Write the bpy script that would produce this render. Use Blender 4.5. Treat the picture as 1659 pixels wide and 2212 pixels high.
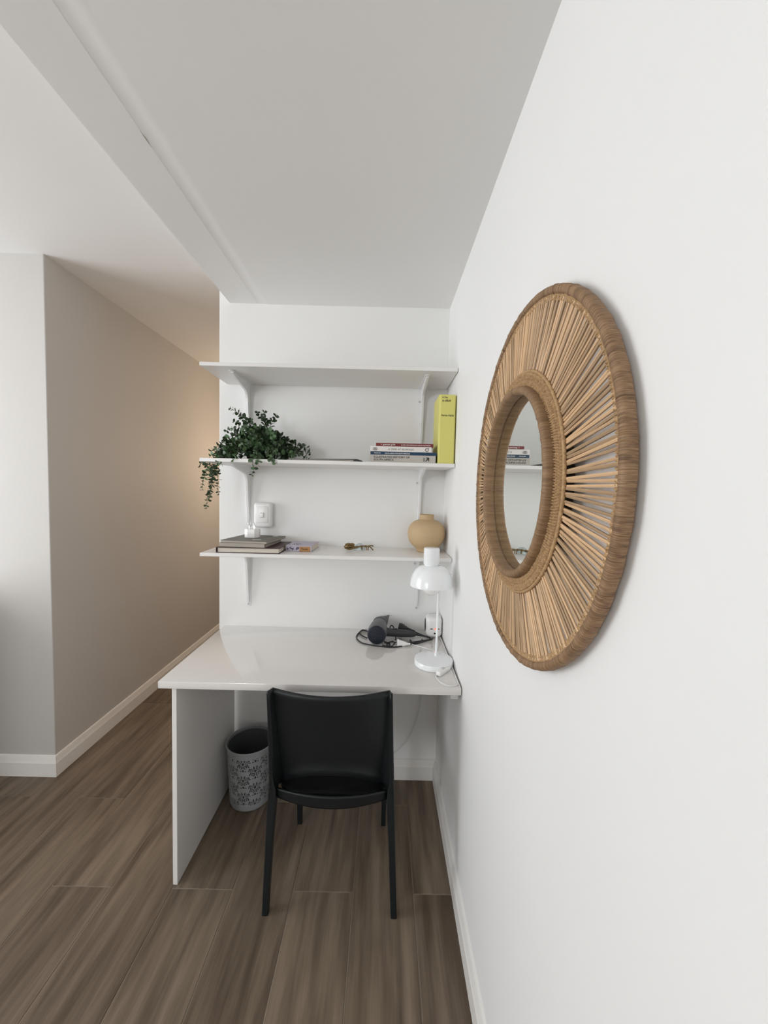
import bpy, bmesh, math, random
from mathutils import Vector, Matrix, noise
random.seed(7)
for o in list(bpy.data.objects):
    bpy.data.objects.remove(o)
sc = bpy.context.scene
COL = sc.collection
V = Vector

# ------------------------------------------------------------------ camera
F_PX, YAW, PITCH, ROLL, EYE = 838.106, 0.0007, 0.0551, 0.0239, V((0, 0, 1.46))
_f = V((math.sin(YAW) * math.cos(PITCH), math.cos(YAW) * math.cos(PITCH), -math.sin(PITCH)))
_r = V((math.cos(YAW), -math.sin(YAW), 0))
_u = _r.cross(_f)
CR = _r * math.cos(ROLL) + _u * math.sin(ROLL)
CU = _u * math.cos(ROLL) - _r * math.sin(ROLL)
CF = _f
cam_data = bpy.data.cameras.new('camera')
cam = bpy.data.objects.new('camera', cam_data)
COL.objects.link(cam)
cam_data.sensor_fit = 'VERTICAL'
cam_data.sensor_height = 24.0
cam_data.lens = 24.0 * F_PX / 2212.0
cam_data.clip_start = 0.02
M = Matrix.Identity(4)
for i, ax in enumerate((CR, CU, -CF)):
    for j in range(3):
        M[j][i] = ax[j]
M.translation = EYE
cam.matrix_world = M
sc.camera = cam


def ray(px, py):
    return CR * ((px - 829.5) / F_PX) - CU * ((py - 1106.0) / F_PX) + CF


def at(px, py, y):            # point at depth y seen at a pixel of the photograph
    d = ray(px, py)
    return EYE + d * (y / d.y)


def atz(px, py, z):           # point at height z seen at a pixel of the photograph
    d = ray(px, py)
    return EYE + d * ((z - EYE.z) / d.z)


# ------------------------------------------------------------------ light
sc.view_settings.view_transform = 'Standard'
sc.view_settings.look = 'None'
sc.view_settings.gamma = 1.0
sc.view_settings.use_curve_mapping = False
sc.view_settings.exposure = 0.07
world = bpy.data.worlds.new('world')
sc.world = world
world.use_nodes = True
wb = world.node_tree.nodes['Background']
wb.inputs[0].default_value = (0.75, 0.86, 1.0, 1)
wb.inputs[1].default_value = 1.0
sc.cycles.max_bounces = 14
sc.cycles.diffuse_bounces = 10
sc.cycles.glossy_bounces = 6
sc.cycles.use_denoising = True


def area(name, loc, direction, sx, sy, watts, color):
    ld = bpy.data.lights.new(name, 'AREA')
    ld.shape = 'RECTANGLE'
    ld.size, ld.size_y = sx, sy
    ld.energy = watts
    ld.color = color
    o = bpy.data.objects.new(name, ld)
    COL.objects.link(o)
    o.location = loc
    o.rotation_euler = V(direction).to_track_quat('-Z', 'Z').to_euler()
    return o


# daylight entering through the window of the outer wall, plus an added rear fill
area('window_daylight', (-3.58, 0.70, 1.40), (1, 0, 0), 1.8, 1.7, 60, (0.965, 0.98, 1.0))
area('added_rear_fill', (-2.9, -3.56, 1.70), (0, 1, 0), 1.2, 1.2, 50, (0.945, 0.975, 0.985))  # fill light added behind the camera to brighten the back wall

# ------------------------------------------------------------------ dimensions
D = 1.9008        # back wall
XR = 0.2931       # right wall
XL = -0.8074      # free end of the back wall
XB = -0.7575      # edge of the dropped ceiling
ZC = 2.3354       # dropped ceiling
ZH = 2.5198       # hall ceiling
XC, YC = -1.6094, 1.8653   # corner of the left wall block
ZD = 0.7699       # desk top
XD0, YD = -0.7819, 1.3317
XOUT, YREAR, YFAR = -3.6, -3.6, 6.0


# ------------------------------------------------------------------ materials
def mat(name, col, rough=0.5, metal=0.0, noise_amt=0.0, noise_scale=20.0, bump=0.0, bump_scale=200.0, spec=0.5,
        coat=0.0, rnd=0.0, trans=0.0, stretch=None, emit=None, alpha=1.0):
    m = bpy.data.materials.new(name)
    m.use_nodes = True
    nt = m.node_tree
    b = nt.nodes['Principled BSDF']
    b.inputs['Base Color'].default_value = (*col, 1)
    b.inputs['Roughness'].default_value = rough
    b.inputs['Metallic'].default_value = metal
    b.inputs['Specular IOR Level'].default_value = spec
    b.inputs['Coat Weight'].default_value = coat
    b.inputs['Transmission Weight'].default_value = trans
    if emit:
        b.inputs['Emission Color'].default_value = (*emit[0], 1)
        b.inputs['Emission Strength'].default_value = emit[1]
    tc = nt.nodes.new('ShaderNodeTexCoord')
    vec = tc.outputs['Object']
    if stretch:
        mp = nt.nodes.new('ShaderNodeMapping')
        mp.inputs['Scale'].default_value = stretch
        nt.links.new(vec, mp.inputs['Vector'])
        vec = mp.outputs['Vector']
    n = nt.nodes.new('ShaderNodeTexNoise')
    n.inputs['Scale'].default_value = noise_scale
    n.inputs['Detail'].default_value = 4
    nt.links.new(vec, n.inputs['Vector'])
    fac = n.outputs['Fac']
    if rnd:
        oi = nt.nodes.new('ShaderNodeObjectInfo')
        ma = nt.nodes.new('ShaderNodeMath'); ma.operation = 'MULTIPLY_ADD'
        ma.inputs[1].default_value = rnd
        nt.links.new(oi.outputs['Random'], ma.inputs[0])
        nt.links.new(fac, ma.inputs[2])
        mb = nt.nodes.new('ShaderNodeMath'); mb.operation = 'SUBTRACT'
        mb.inputs[1].default_value = rnd * 0.5
        nt.links.new(ma.outputs[0], mb.inputs[0])
        fac = mb.outputs[0]
    r = nt.nodes.new('ShaderNodeValToRGB')
    a = max(noise_amt, 0.004)
    r.color_ramp.elements[0].position = 0.25
    r.color_ramp.elements[1].position = 0.75
    r.color_ramp.elements[0].color = (*[max(0, c * (1 - a)) for c in col], 1)
    r.color_ramp.elements[1].color = (*[min(1, c * (1 + a)) for c in col], 1)
    nt.links.new(fac, r.inputs['Fac'])
    nt.links.new(r.outputs['Color'], b.inputs['Base Color'])
    if bump:
        n2 = nt.nodes.new('ShaderNodeTexNoise')
        n2.inputs['Scale'].default_value = bump_scale
        n2.inputs['Detail'].default_value = 3
        nt.links.new(vec, n2.inputs['Vector'])
        bp = nt.nodes.new('ShaderNodeBump')
        bp.inputs['Strength'].default_value = bump
        bp.inputs['Distance'].default_value = 0.002
        nt.links.new(n2.outputs['Fac'], bp.inputs['Height'])
        nt.links.new(bp.outputs['Normal'], b.inputs['Normal'])
    return m


MT = {}
MT['wall'] = mat('wall_paint', (0.82, 0.818, 0.808), 0.6, noise_amt=0.012, noise_scale=3, bump=0.05, bump_scale=160)
MT['wall_dimmed'] = mat('wall_paint_dimmed', (0.54, 0.520, 0.495), 0.65, noise_amt=0.012, noise_scale=3, bump=0.05, bump_scale=160)  # white wall paint darkened and warmed, putting the dim hall light into the colour
MT['ceiling'] = mat('ceiling_paint', (0.80, 0.795, 0.785), 0.75, noise_amt=0.01, noise_scale=2, bump=0.04, bump_scale=150)
MT['skirting'] = mat('skirting_paint', (0.82, 0.80, 0.77), 0.35, noise_amt=0.01, bump=0.02)
MT['grout'] = mat('floor_grout', (0.29, 0.243, 0.19), 0.9, noise_amt=0.1, noise_scale=60)
MT['laminate'] = mat('white_laminate', (0.80, 0.785, 0.765), 0.38, noise_amt=0.006, coat=0.1)
MT['desk_gloss'] = mat('white_gloss_laminate', (0.73, 0.705, 0.68), 0.04, noise_amt=0.006, spec=0.6, coat=0.5)
MT['white_metal'] = mat('white_powder_coat', (0.80, 0.80, 0.80), 0.3, noise_amt=0.005)
MT['screw'] = mat('screw_steel', (0.62, 0.61, 0.6), 0.35, 0.9)
MT['lamp_white'] = mat('lamp_white_lacquer', (0.86, 0.88, 0.89), 0.14, noise_amt=0.004, coat=0.4)
MT['bulb'] = mat('opal_bulb', (0.85, 0.84, 0.82), 0.25, noise_amt=0.004)
MT['plastic_white'] = mat('white_plastic', (0.82, 0.81, 0.80), 0.28, noise_amt=0.005)
MT['plastic_grey'] = mat('pale_grey_plastic', (0.55, 0.54, 0.53), 0.35, noise_amt=0.01)
MT['cord_white'] = mat('white_cord', (0.74, 0.73, 0.72), 0.45, noise_amt=0.01)
MT['cord_black'] = mat('black_cord', (0.012, 0.012, 0.014), 0.4, noise_amt=0.05)
MT['black_plastic'] = mat('black_plastic', (0.012, 0.013, 0.016), 0.4, noise_amt=0.06)
MT['dryer_grey'] = mat('dryer_grey', (0.115, 0.11, 0.115), 0.42, noise_amt=0.05)
MT['dryer_handle'] = mat('dryer_handle', (0.035, 0.034, 0.038), 0.45, noise_amt=0.05)
MT['dryer_navy'] = mat('dryer_navy', (0.008, 0.012, 0.024), 0.45, noise_amt=0.05)
MT['chrome'] = mat('pin_metal', (0.75, 0.75, 0.74), 0.2, 1.0)
MT['chair'] = mat('chair_plastic', (0.008, 0.0105, 0.0115), 0.42, noise_amt=0.05, bump=0.04, bump_scale=500, spec=0.35)
MT['chair_seat_shaded'] = mat('chair_plastic_shaded', (0.003, 0.0034, 0.004), 0.6, noise_amt=0.05, spec=0.15)  # chair plastic made near-black, shade behind the backrest put into its colour
MT['bin'] = mat('bin_plastic', (0.32, 0.335, 0.345), 0.5, noise_amt=0.02)
MT['bin_inner'] = mat('bin_inner_plastic', (0.10, 0.107, 0.112), 0.6, noise_amt=0.02)
MT['vase'] = mat('vase_stoneware', (0.50, 0.36, 0.20), 0.62, noise_amt=0.05, noise_scale=300, bump=0.12, bump_scale=700)
MT['brass'] = mat('aged_brass', (0.21, 0.145, 0.065), 0.36, 0.85, noise_amt=0.35, noise_scale=90, bump=0.4, bump_scale=160)
MT['pale_glass'] = mat('pale_blue_glass', (0.80, 0.90, 0.92), 0.12, noise_amt=0.02, trans=0.6)
MT['leaf'] = mat('leaf', (0.085, 0.155, 0.070), 0.45, noise_amt=0.5, noise_scale=60, rnd=0.9)
MT['stem'] = mat('stem', (0.09, 0.10, 0.045), 0.7, noise_amt=0.2)
MT['pot'] = mat('dark_basket', (0.045, 0.028, 0.02), 0.8, noise_amt=0.4, noise_scale=90, bump=0.6, bump_scale=220)
MT['soil'] = mat('soil', (0.03, 0.022, 0.016), 0.95, noise_amt=0.5, noise_scale=90)
MT['book_yellow'] = mat('yellow_cloth', (0.66, 0.62, 0.175), 0.55, noise_amt=0.03, noise_scale=200)
MT['book_red'] = mat('red_cover', (0.17, 0.018, 0.017), 0.45, noise_amt=0.04)
MT['book_white'] = mat('white_cover', (0.74, 0.70, 0.67), 0.4, noise_amt=0.02)
MT['book_blue'] = mat('blue_cover', (0.006, 0.040, 0.088), 0.4, noise_amt=0.05)
MT['book_grey'] = mat('grey_cover', (0.47, 0.44, 0.40), 0.5, noise_amt=0.05)
MT['pages'] = mat('paper_pages', (0.66, 0.60, 0.52), 0.85, noise_amt=0.10, noise_scale=25, stretch=(1, 1, 60))
MT['pages_grey'] = mat('grey_pages', (0.42, 0.38, 0.33), 0.85, noise_amt=0.12, noise_scale=25, stretch=(1, 1, 60))
MT['album_cover'] = mat('album_cover', (0.15, 0.13, 0.105), 0.4, noise_amt=0.45, noise_scale=9, stretch=(0.3, 5, 1))
MT['dark_cover'] = mat('dark_red_cover', (0.05, 0.022, 0.02), 0.45, noise_amt=0.6, noise_scale=35)
MT['magazine'] = mat('magazine_cover', (0.13, 0.113, 0.092), 0.5, noise_amt=0.6, noise_scale=7, stretch=(0.25, 6, 1))
MT['lavender'] = mat('lavender_cover', (0.47, 0.43, 0.52), 0.5, noise_amt=0.04)
MT['navy_ink'] = mat('navy_ink', (0.02, 0.022, 0.07), 0.6)
MT['label_orange'] = mat('orange_label', (0.44, 0.22, 0.075), 0.55, noise_amt=0.05)
MT['ink_black'] = mat('black_ink', (0.025, 0.024, 0.022), 0.6)
MT['ink_grey'] = mat('grey_ink', (0.20, 0.20, 0.19), 0.6)
MT['ink_white'] = mat('white_ink', (0.78, 0.77, 0.75), 0.6)
MT['booklet'] = mat('black_booklet', (0.02, 0.017, 0.015), 0.5, noise_amt=0.2)
MT['led_red'] = mat('red_led', (0.8, 0.05, 0.03), 0.3, emit=((1.0, 0.08, 0.04), 2.5))
MT['raffia'] = mat('wrapped_raffia', (0.33, 0.19, 0.09), 0.62, noise_amt=0.30, noise_scale=70, bump=0.25, bump_scale=500)
MT['raffia_deep'] = mat('wrapped_raffia_inner', (0.30, 0.18, 0.088), 0.55, noise_amt=0.25, noise_scale=60, bump=0.2, bump_scale=500)
MT['braid'] = mat('braided_raffia', (0.42, 0.265, 0.13), 0.75, noise_amt=0.3, noise_scale=180, bump=0.3, bump_scale=600)
MT['reed'] = mat('reed', (0.52, 0.345, 0.197), 0.6, noise_amt=0.28, noise_scale=5, rnd=0.9)
MT['backing'] = mat('dark_backing', (0.02, 0.013, 0.008), 0.8)


def wrap_material(name, dark, light, scale):
    m = bpy.data.materials.new(name)
    m.use_nodes = True
    nt = m.node_tree
    b = nt.nodes['Principled BSDF']
    b.inputs['Roughness'].default_value = 0.6
    tc = nt.nodes.new('ShaderNodeTexCoord')
    sp = nt.nodes.new('ShaderNodeSeparateXYZ')
    nt.links.new(tc.outputs['Object'], sp.inputs[0])
    sub = nt.nodes.new('ShaderNodeMath'); sub.operation = 'SUBTRACT'; sub.inputs[1].default_value = 0.35
    nt.links.new(sp.outputs['Z'], sub.inputs[0])
    at2 = nt.nodes.new('ShaderNodeMath'); at2.operation = 'ARCTAN2'
    nt.links.new(sub.outputs[0], at2.inputs[0]); nt.links.new(sp.outputs['Y'], at2.inputs[1])
    cb = nt.nodes.new('ShaderNodeCombineXYZ')
    nt.links.new(at2.outputs[0], cb.inputs[0])
    mu = nt.nodes.new('ShaderNodeMath'); mu.operation = 'MULTIPLY'; mu.inputs[1].default_value = 0.25
    nt.links.new(sp.outputs['X'], mu.inputs[0]); nt.links.new(mu.outputs[0], cb.inputs[1])

    def nz(sc_, det):
        n = nt.nodes.new('ShaderNodeTexNoise')
        n.inputs['Scale'].default_value = sc_
        n.inputs['Detail'].default_value = det
        nt.links.new(cb.outputs[0], n.inputs['Vector'])
        return n.outputs['Fac']
    fine, broad = nz(scale, 2), nz(scale * 0.12, 3)
    mx = nt.nodes.new('ShaderNodeMix'); mx.inputs[0].default_value = 0.42
    nt.links.new(fine, mx.inputs[2]); nt.links.new(broad, mx.inputs[3])
    r = nt.nodes.new('ShaderNodeValToRGB')
    r.color_ramp.elements[0].position = 0.34; r.color_ramp.elements[0].color = (*dark, 1)
    r.color_ramp.elements[1].position = 0.60; r.color_ramp.elements[1].color = (*light, 1)
    nt.links.new(mx.outputs[0], r.inputs['Fac']); nt.links.new(r.outputs['Color'], b.inputs['Base Color'])
    bp_ = nt.nodes.new('ShaderNodeBump'); bp_.inputs['Strength'].default_value = 0.5; bp_.inputs['Distance'].default_value = 0.0012
    nt.links.new(fine, bp_.inputs['Height']); nt.links.new(bp_.outputs['Normal'], b.inputs['Normal'])
    return m


MT['raffia'] = wrap_material('wrapped_raffia_rim', (0.105, 0.054, 0.023), (0.33, 0.20, 0.105), 210)
MT['raffia_deep'] = wrap_material('wrapped_raffia_hub', (0.14, 0.075, 0.034), (0.31, 0.19, 0.096), 150)
MT['mirror'] = mat('mirror_glass', (0.88, 0.90, 0.88), 0.0, 1.0)
MT['window_frame'] = mat('window_frame_paint', (0.75, 0.75, 0.74), 0.4)


def plank_material():
    m = bpy.data.materials.new('wood_look_tile')
    m.use_nodes = True
    nt = m.node_tree
    b = nt.nodes['Principled BSDF']
    b.inputs['Roughness'].default_value = 0.42
    b.inputs['Specular IOR Level'].default_value = 0.35
    tc = nt.nodes.new('ShaderNodeTexCoord')
    oi = nt.nodes.new('ShaderNodeObjectInfo')
    off = nt.nodes.new('ShaderNodeVectorMath'); off.operation = 'SCALE'
    comb = nt.nodes.new('ShaderNodeCombineXYZ')
    for k in range(3):
        nt.links.new(oi.outputs['Random'], comb.inputs[k])
    nt.links.new(comb.outputs[0], off.inputs[0])
    off.inputs['Scale'].default_value = 37.0
    add = nt.nodes.new('ShaderNodeVectorMath')
    nt.links.new(tc.outputs['Object'], add.inputs[0])
    nt.links.new(off.outputs[0], add.inputs[1])

    def streak(sx, sy, scale, detail):
        mp = nt.nodes.new('ShaderNodeMapping')
        mp.inputs['Scale'].default_value = (sx, sy, 1)
        nt.links.new(add.outputs[0], mp.inputs['Vector'])
        n = nt.nodes.new('ShaderNodeTexNoise')
        n.inputs['Scale'].default_value = scale
        n.inputs['Detail'].default_value = detail
        n.inputs['Roughness'].default_value = 0.6
        nt.links.new(mp.outputs[0], n.inputs['Vector'])
        return n.outputs['Fac']
    a = streak(9, 0.8, 2.4, 3)
    c = streak(50, 1.6, 2.5, 4)
    mx = nt.nodes.new('ShaderNodeMix')
    mx.inputs[0].default_value = 0.16
    nt.links.new(a, mx.inputs[2]); nt.links.new(c, mx.inputs[3])
    ma = nt.nodes.new('ShaderNodeMath'); ma.operation = 'MULTIPLY_ADD'
    ma.inputs[1].default_value = 0.10
    nt.links.new(oi.outputs['Random'], ma.inputs[0]); nt.links.new(mx.outputs[0], ma.inputs[2])
    r = nt.nodes.new('ShaderNodeValToRGB')
    r.color_ramp.elements[0].position = 0.38
    r.color_ramp.elements[0].color = (0.098, 0.070, 0.048, 1)
    r.color_ramp.elements[1].position = 0.70
    r.color_ramp.elements[1].color = (0.240, 0.187, 0.135, 1)
    e = r.color_ramp.elements.new(0.54)
    e.color = (0.163, 0.123, 0.088, 1)
    nt.links.new(ma.outputs[0], r.inputs['Fac'])
    nt.links.new(r.outputs['Color'], b.inputs['Base Color'])
    bp = nt.nodes.new('ShaderNodeBump')
    bp.inputs['Strength'].default_value = 0.06
    bp.inputs['Distance'].default_value = 0.001
    nt.links.new(c, bp.inputs['Height'])
    nt.links.new(bp.outputs['Normal'], b.inputs['Normal'])
    return m


MT['plank'] = plank_material()


# ------------------------------------------------------------------ helpers
class MB:
    """collects vertices and faces in world coordinates"""
    def __init__(s):
        s.v, s.f = [], []

    def add(s, vs, fs, m=None):
        n = len(s.v)
        s.v += [tuple(m @ V(p)) if m is not None else tuple(p) for p in vs]
        s.f += [tuple(i + n for i in q) for q in fs]
        return s

    def box(s, x0, x1, y0, y1, z0, z1, m=None, bev=0.0, seg=2):
        if bev <= 0:
            vs = [(x, y, z) for z in (z0, z1) for y in (y0, y1) for x in (x0, x1)]
            fs = [(0, 2, 3, 1), (4, 5, 7, 6), (0, 1, 5, 4), (2, 6, 7, 3), (0, 4, 6, 2), (1, 3, 7, 5)]
            return s.add(vs, fs, m)
        bm = bmesh.new()
        bmesh.ops.create_cube(bm, size=1)
        for v in bm.verts:
            v.co = V(((x0 + x1) / 2 + v.co.x * (x1 - x0), (y0 + y1) / 2 + v.co.y * (y1 - y0), (z0 + z1) / 2 + v.co.z * (z1 - z0)))
        bmesh.ops.bevel(bm, geom=bm.edges[:], offset=bev, segments=seg, profile=0.5, affect='EDGES')
        bm.verts.index_update()
        s.add([v.co[:] for v in bm.verts], [[v.index for v in f.verts] for f in bm.faces], m)
        bm.free()
        return s

    def lathe(s, prof, c=(0, 0, 0), seg=32, m=None, close=False):
        """profile of (radius, height) turned about z through c"""
        vs, fs = [], []
        rings = []
        for r, z in prof:
            if r < 1e-6:
                rings.append([len(vs)]); vs.append((c[0], c[1], c[2] + z))
            else:
                rings.append(list(range(len(vs), len(vs) + seg)))
                vs += [(c[0] + r * math.cos(2 * math.pi * k / seg), c[1] + r * math.sin(2 * math.pi * k / seg), c[2] + z) for k in range(seg)]
        pairs = list(zip(rings, rings[1:])) + ([(rings[-1], rings[0])] if close else [])
        for a, b in pairs:
            for k in range(seg):
                k2 = (k + 1) % seg
                if len(a) == 1 and len(b) == 1:
                    continue
                if len(a) == 1:
                    fs.append((a[0], b[k2], b[k]))
                elif len(b) == 1:
                    fs.append((a[k], a[k2], b[0]))
                else:
                    fs.append((a[k], a[k2], b[k2], b[k]))
        return s.add(vs, fs, m)

    def tube(s, pts, rad, seg=8, m=None):
        pts = [V(p) for p in pts]
        n = len(pts)
        rads = rad if isinstance(rad, (list, tuple)) else [rad] * n
        vs, fs = [], []
        up = None
        for i, p in enumerate(pts):
            t = (pts[min(i + 1, n - 1)] - pts[max(i - 1, 0)])
            t = t.normalized() if t.length > 1e-9 else V((0, 0, 1))
            if up is None:
                up = V((0, 0, 1)) if abs(t.z) < 0.9 else V((1, 0, 0))
            a = t.cross(up)
            a = a.normalized() if a.length > 1e-6 else t.orthogonal().normalized()
            up = a.cross(t).normalized()
            for k in range(seg):
                an = 2 * math.pi * k / seg
                vs.append(p + (a * math.cos(an) + up * math.sin(an)) * rads[i])
        for i in range(n - 1):
            for k in range(seg):
                k2 = (k + 1) % seg
                fs.append((i * seg + k, i * seg + k2, (i + 1) * seg + k2, (i + 1) * seg + k))
        fs.append(tuple(range(seg - 1, -1, -1)))
        fs.append(tuple((n - 1) * seg + k for k in range(seg)))
        return s.add(vs, fs, m)

    def loft(s, loops, m=None, caps=True):
        """closed loops with the same number of points"""
        k = len(loops[0])
        vs = [p for lp in loops for p in lp]
        fs = []
        for i in range(len(loops) - 1):
            for j in range(k):
                j2 = (j + 1) % k
                fs.append((i * k + j, i * k + j2, (i + 1) * k + j2, (i + 1) * k + j))
        if caps:
            fs.append(tuple(range(k - 1, -1, -1)))
            fs.append(tuple((len(loops) - 1) * k + j for j in range(k)))
        return s.add(vs, fs, m)

    def prism(s, poly, h0, h1, axis='z', m=None):
        """polygon of 2-D points extruded along an axis"""
        def mk(p, h):
            return {'z': (p[0], p[1], h), 'y': (p[0], h, p[1]), 'x': (h, p[0], p[1])}[axis]
        return s.loft([[mk(p, h0) for p in poly], [mk(p, h1) for p in poly]], m)

    def grid(s, rows, m=None):
        n, k = len(rows), len(rows[0])
        vs = [p for r in rows for p in r]
        fs = [(i * k + j, i * k + j + 1, (i + 1) * k + j + 1, (i + 1) * k + j) for i in range(n - 1) for j in range(k - 1)]
        return s.add(vs, fs, m)

    def mesh(s, name, origin=V((0, 0, 0)), smooth=None, fix=True):
        me = bpy.data.meshes.new(name)
        me.from_pydata([tuple(V(p) - origin) for p in s.v], [], s.f)
        if fix:
            bm = bmesh.new(); bm.from_mesh(me)
            bmesh.ops.recalc_face_normals(bm, faces=bm.faces[:])
            bm.to_mesh(me); bm.free()
        if smooth is not None:
            me.polygons.foreach_set('use_smooth', [True] * len(me.polygons))
            if smooth < 179:
                me.set_sharp_from_angle(angle=math.radians(smooth))
        me.update()
        return me


def root_loc(o):
    p = V((0, 0, 0))
    while o is not None:
        p = p + o.location
        o = o.parent
    return p


def obj(name, mb, material, parent=None, smooth=None, label=None, loc=None, kind=None):
    """one mesh object; vertices given in world coordinates"""
    origin = root_loc(parent) if parent else (V(loc) if loc is not None else V((0, 0, 0)))
    me = mb.mesh(name, origin, smooth)
    me.materials.append(MT[material])
    o = bpy.data.objects.new(name, me)
    COL.objects.link(o)
    if parent:
        o.parent = parent
    else:
        o.location = origin
    if label:
        o['label'] = label
    if kind:
        o['kind'] = kind
    return o


def thing(name, label, cat, loc, group=None):
    o = bpy.data.objects.new(name, None)
    o.empty_display_size = 0.05
    COL.objects.link(o)
    o.location = loc
    o['label'] = label
    o['category'] = cat
    if group:
        o['group'] = group
    return o


def tag(o, label, cat, group=None):
    o['label'] = label
    o['category'] = cat
    if group:
        o['group'] = group
    return o


def struct(name, mb, material, parent=None, smooth=None, label=None):
    o = obj(name, mb, material, parent, smooth)
    o['kind'] = 'structure'
    if label:
        o['label'] = label
    return o


def smooth_path(pts, n=8):
    pts = [V(p) for p in pts]
    out = []
    for i in range(len(pts) - 1):
        p0, p1, p2, p3 = pts[max(i - 1, 0)], pts[i], pts[i + 1], pts[min(i + 2, len(pts) - 1)]
        for k in range(n):
            t = k / n
            out.append(0.5 * ((2 * p1) + (p2 - p0) * t + (2 * p0 - 5 * p1 + 4 * p2 - p3) * t * t + (3 * p1 - p0 - 3 * p2 + p3) * t ** 3))
    out.append(pts[-1])
    return out


def lettering(name, text, material, parent, origin, xdir, zdir, width=None, height=None, extrude=0.00015):
    """flat printed words: lower left corner at origin, fitted to width and height"""
    cu = bpy.data.curves.new(name, 'FONT')
    cu.body = text
    cu.space_line = 0.95
    cu.offset = 0.018
    tmp = bpy.data.objects.new('tmp_text', cu)
    COL.objects.link(tmp)
    bpy.context.view_layer.update()
    me = bpy.data.meshes.new_from_object(tmp.evaluated_get(bpy.context.evaluated_depsgraph_get()))
    bpy.data.objects.remove(tmp)
    xs = [v.co.x for v in me.vertices]; ys = [v.co.y for v in me.vertices]
    x0, x1, y0, y1 = min(xs), max(xs), min(ys), max(ys)
    kx = width / (x1 - x0) if width else height / (y1 - y0)
    ky = height / (y1 - y0) if height else kx
    xd, zd = V(xdir).normalized(), V(zdir).normalized()
    nd = xd.cross(zd)
    base = root_loc(parent)
    for v in me.vertices:
        v.co = V(origin) + xd * ((v.co.x - x0) * kx) + zd * ((v.co.y - y0) * ky) + nd * extrude - base
    me.name = name
    me.materials.clear()
    me.materials.append(MT[material])
    o = bpy.data.objects.new(name, me)
    COL.objects.link(o)
    o.parent = parent
    return o


def rotz(c, a):
    return Matrix.Translation(V(c)) @ Matrix.Rotation(a, 4, 'Z') @ Matrix.Translation(-V(c))


# ------------------------------------------------------------------ the room
fl = struct('floor', MB().box(XOUT, XR + 0.1, YREAR, YFAR, -0.06, -0.0016), 'grout')
PW, PL = 0.2187, 1.2
W2 = 0.0014


def plank_mesh(w, l):
    a, b, c = w / 2 - W2, l / 2 - W2, 0.0009
    vs = [(-a, -b, -0.008), (a, -b, -0.008), (a, b, -0.008), (-a, b, -0.008),
          (-a, -b, -c), (a, -b, -c), (a, b, -c), (-a, b, -c),
          (-a + c, -b + c, 0), (a - c, -b + c, 0), (a - c, b - c, 0), (-a + c, b - c, 0)]
    fs = [(3, 2, 1, 0), (8, 9, 10, 11)]
    for k in range(4):
        k2 = (k + 1) % 4
        fs += [(k, k2, k2 + 4, k + 4), (k + 4, k2 + 4, k2 + 8, k + 8)]
    me = MB().add(vs, fs).mesh('plank')
    me.materials.append(MT['plank'])
    return me


plank_cache = {}
for idx in range(-1, 21):
    x1 = 0.1405 - idx * PW
    x0 = x1 - PW
    x1c, x0c = min(x1, XR), max(x0, XOUT)
    if x1c - x0c < 0.02:
        continue
    j0 = 1.331 if idx % 2 else 1.731
    j0 -= 5 * PL
    for k in range(11):
        y0, y1 = max(j0 + k * PL, YREAR), min(j0 + (k + 1) * PL, YFAR)
        if y1 - y0 < 0.03 or (x1c < XC and y0 > YC):
            continue
        key = (round(x1c - x0c, 4), round(y1 - y0, 4))
        if key not in plank_cache:
            plank_cache[key] = plank_mesh(*key)
        o = bpy.data.objects.new('plank', plank_cache[key])
        COL.objects.link(o)
        o.parent = fl
        o.location = ((x0c + x1c) / 2, (y0 + y1) / 2, 0)

struct('wall_right', MB().box(XR, XR + 0.1, YREAR, YFAR, 0, ZH + 0.1), 'wall')
struct('wall_back', MB().box(XL, XR + 0.02, D, D + 0.11, 0, ZH + 0.1, bev=0.004), 'wall')
struct('wall_left', MB().box(XOUT - 0.1, XC, YC, YFAR + 0.1, 0, ZH + 0.1, bev=0.004), 'wall_dimmed')
struct('wall_far', MB().box(XC - 0.05, XR + 0.1, YFAR, YFAR + 0.1, 0, ZH + 0.1), 'wall_dimmed')
# outer wall with the window opening, and the rear wall opened for the added rear fill
W1 = (-0.20, 1.60, 0.55, 2.25)
W2_ = (-3.5, -2.3, 1.1, 2.32)
wo = MB()
wo.box(XOUT - 0.1, XOUT, YREAR, W1[0], 0, ZH + 0.1).box(XOUT - 0.1, XOUT, W1[1], YC, 0, ZH + 0.1)
wo.box(XOUT - 0.1, XOUT, W1[0], W1[1], 0, W1[2]).box(XOUT - 0.1, XOUT, W1[0], W1[1], W1[3], ZH + 0.1)
struct('wall_outer', wo, 'wall')
wr = MB()
wr.box(XOUT, W2_[0], YREAR - 0.1, YREAR, 0, ZH + 0.1).box(W2_[1], XR + 0.1, YREAR - 0.1, YREAR, 0, ZH + 0.1)
wr.box(W2_[0], W2_[1], YREAR - 0.1, YREAR, 0, W2_[2]).box(W2_[0], W2_[1], YREAR - 0.1, YREAR, W2_[3], ZH + 0.1)
struct('wall_rear', wr, 'wall')
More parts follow.
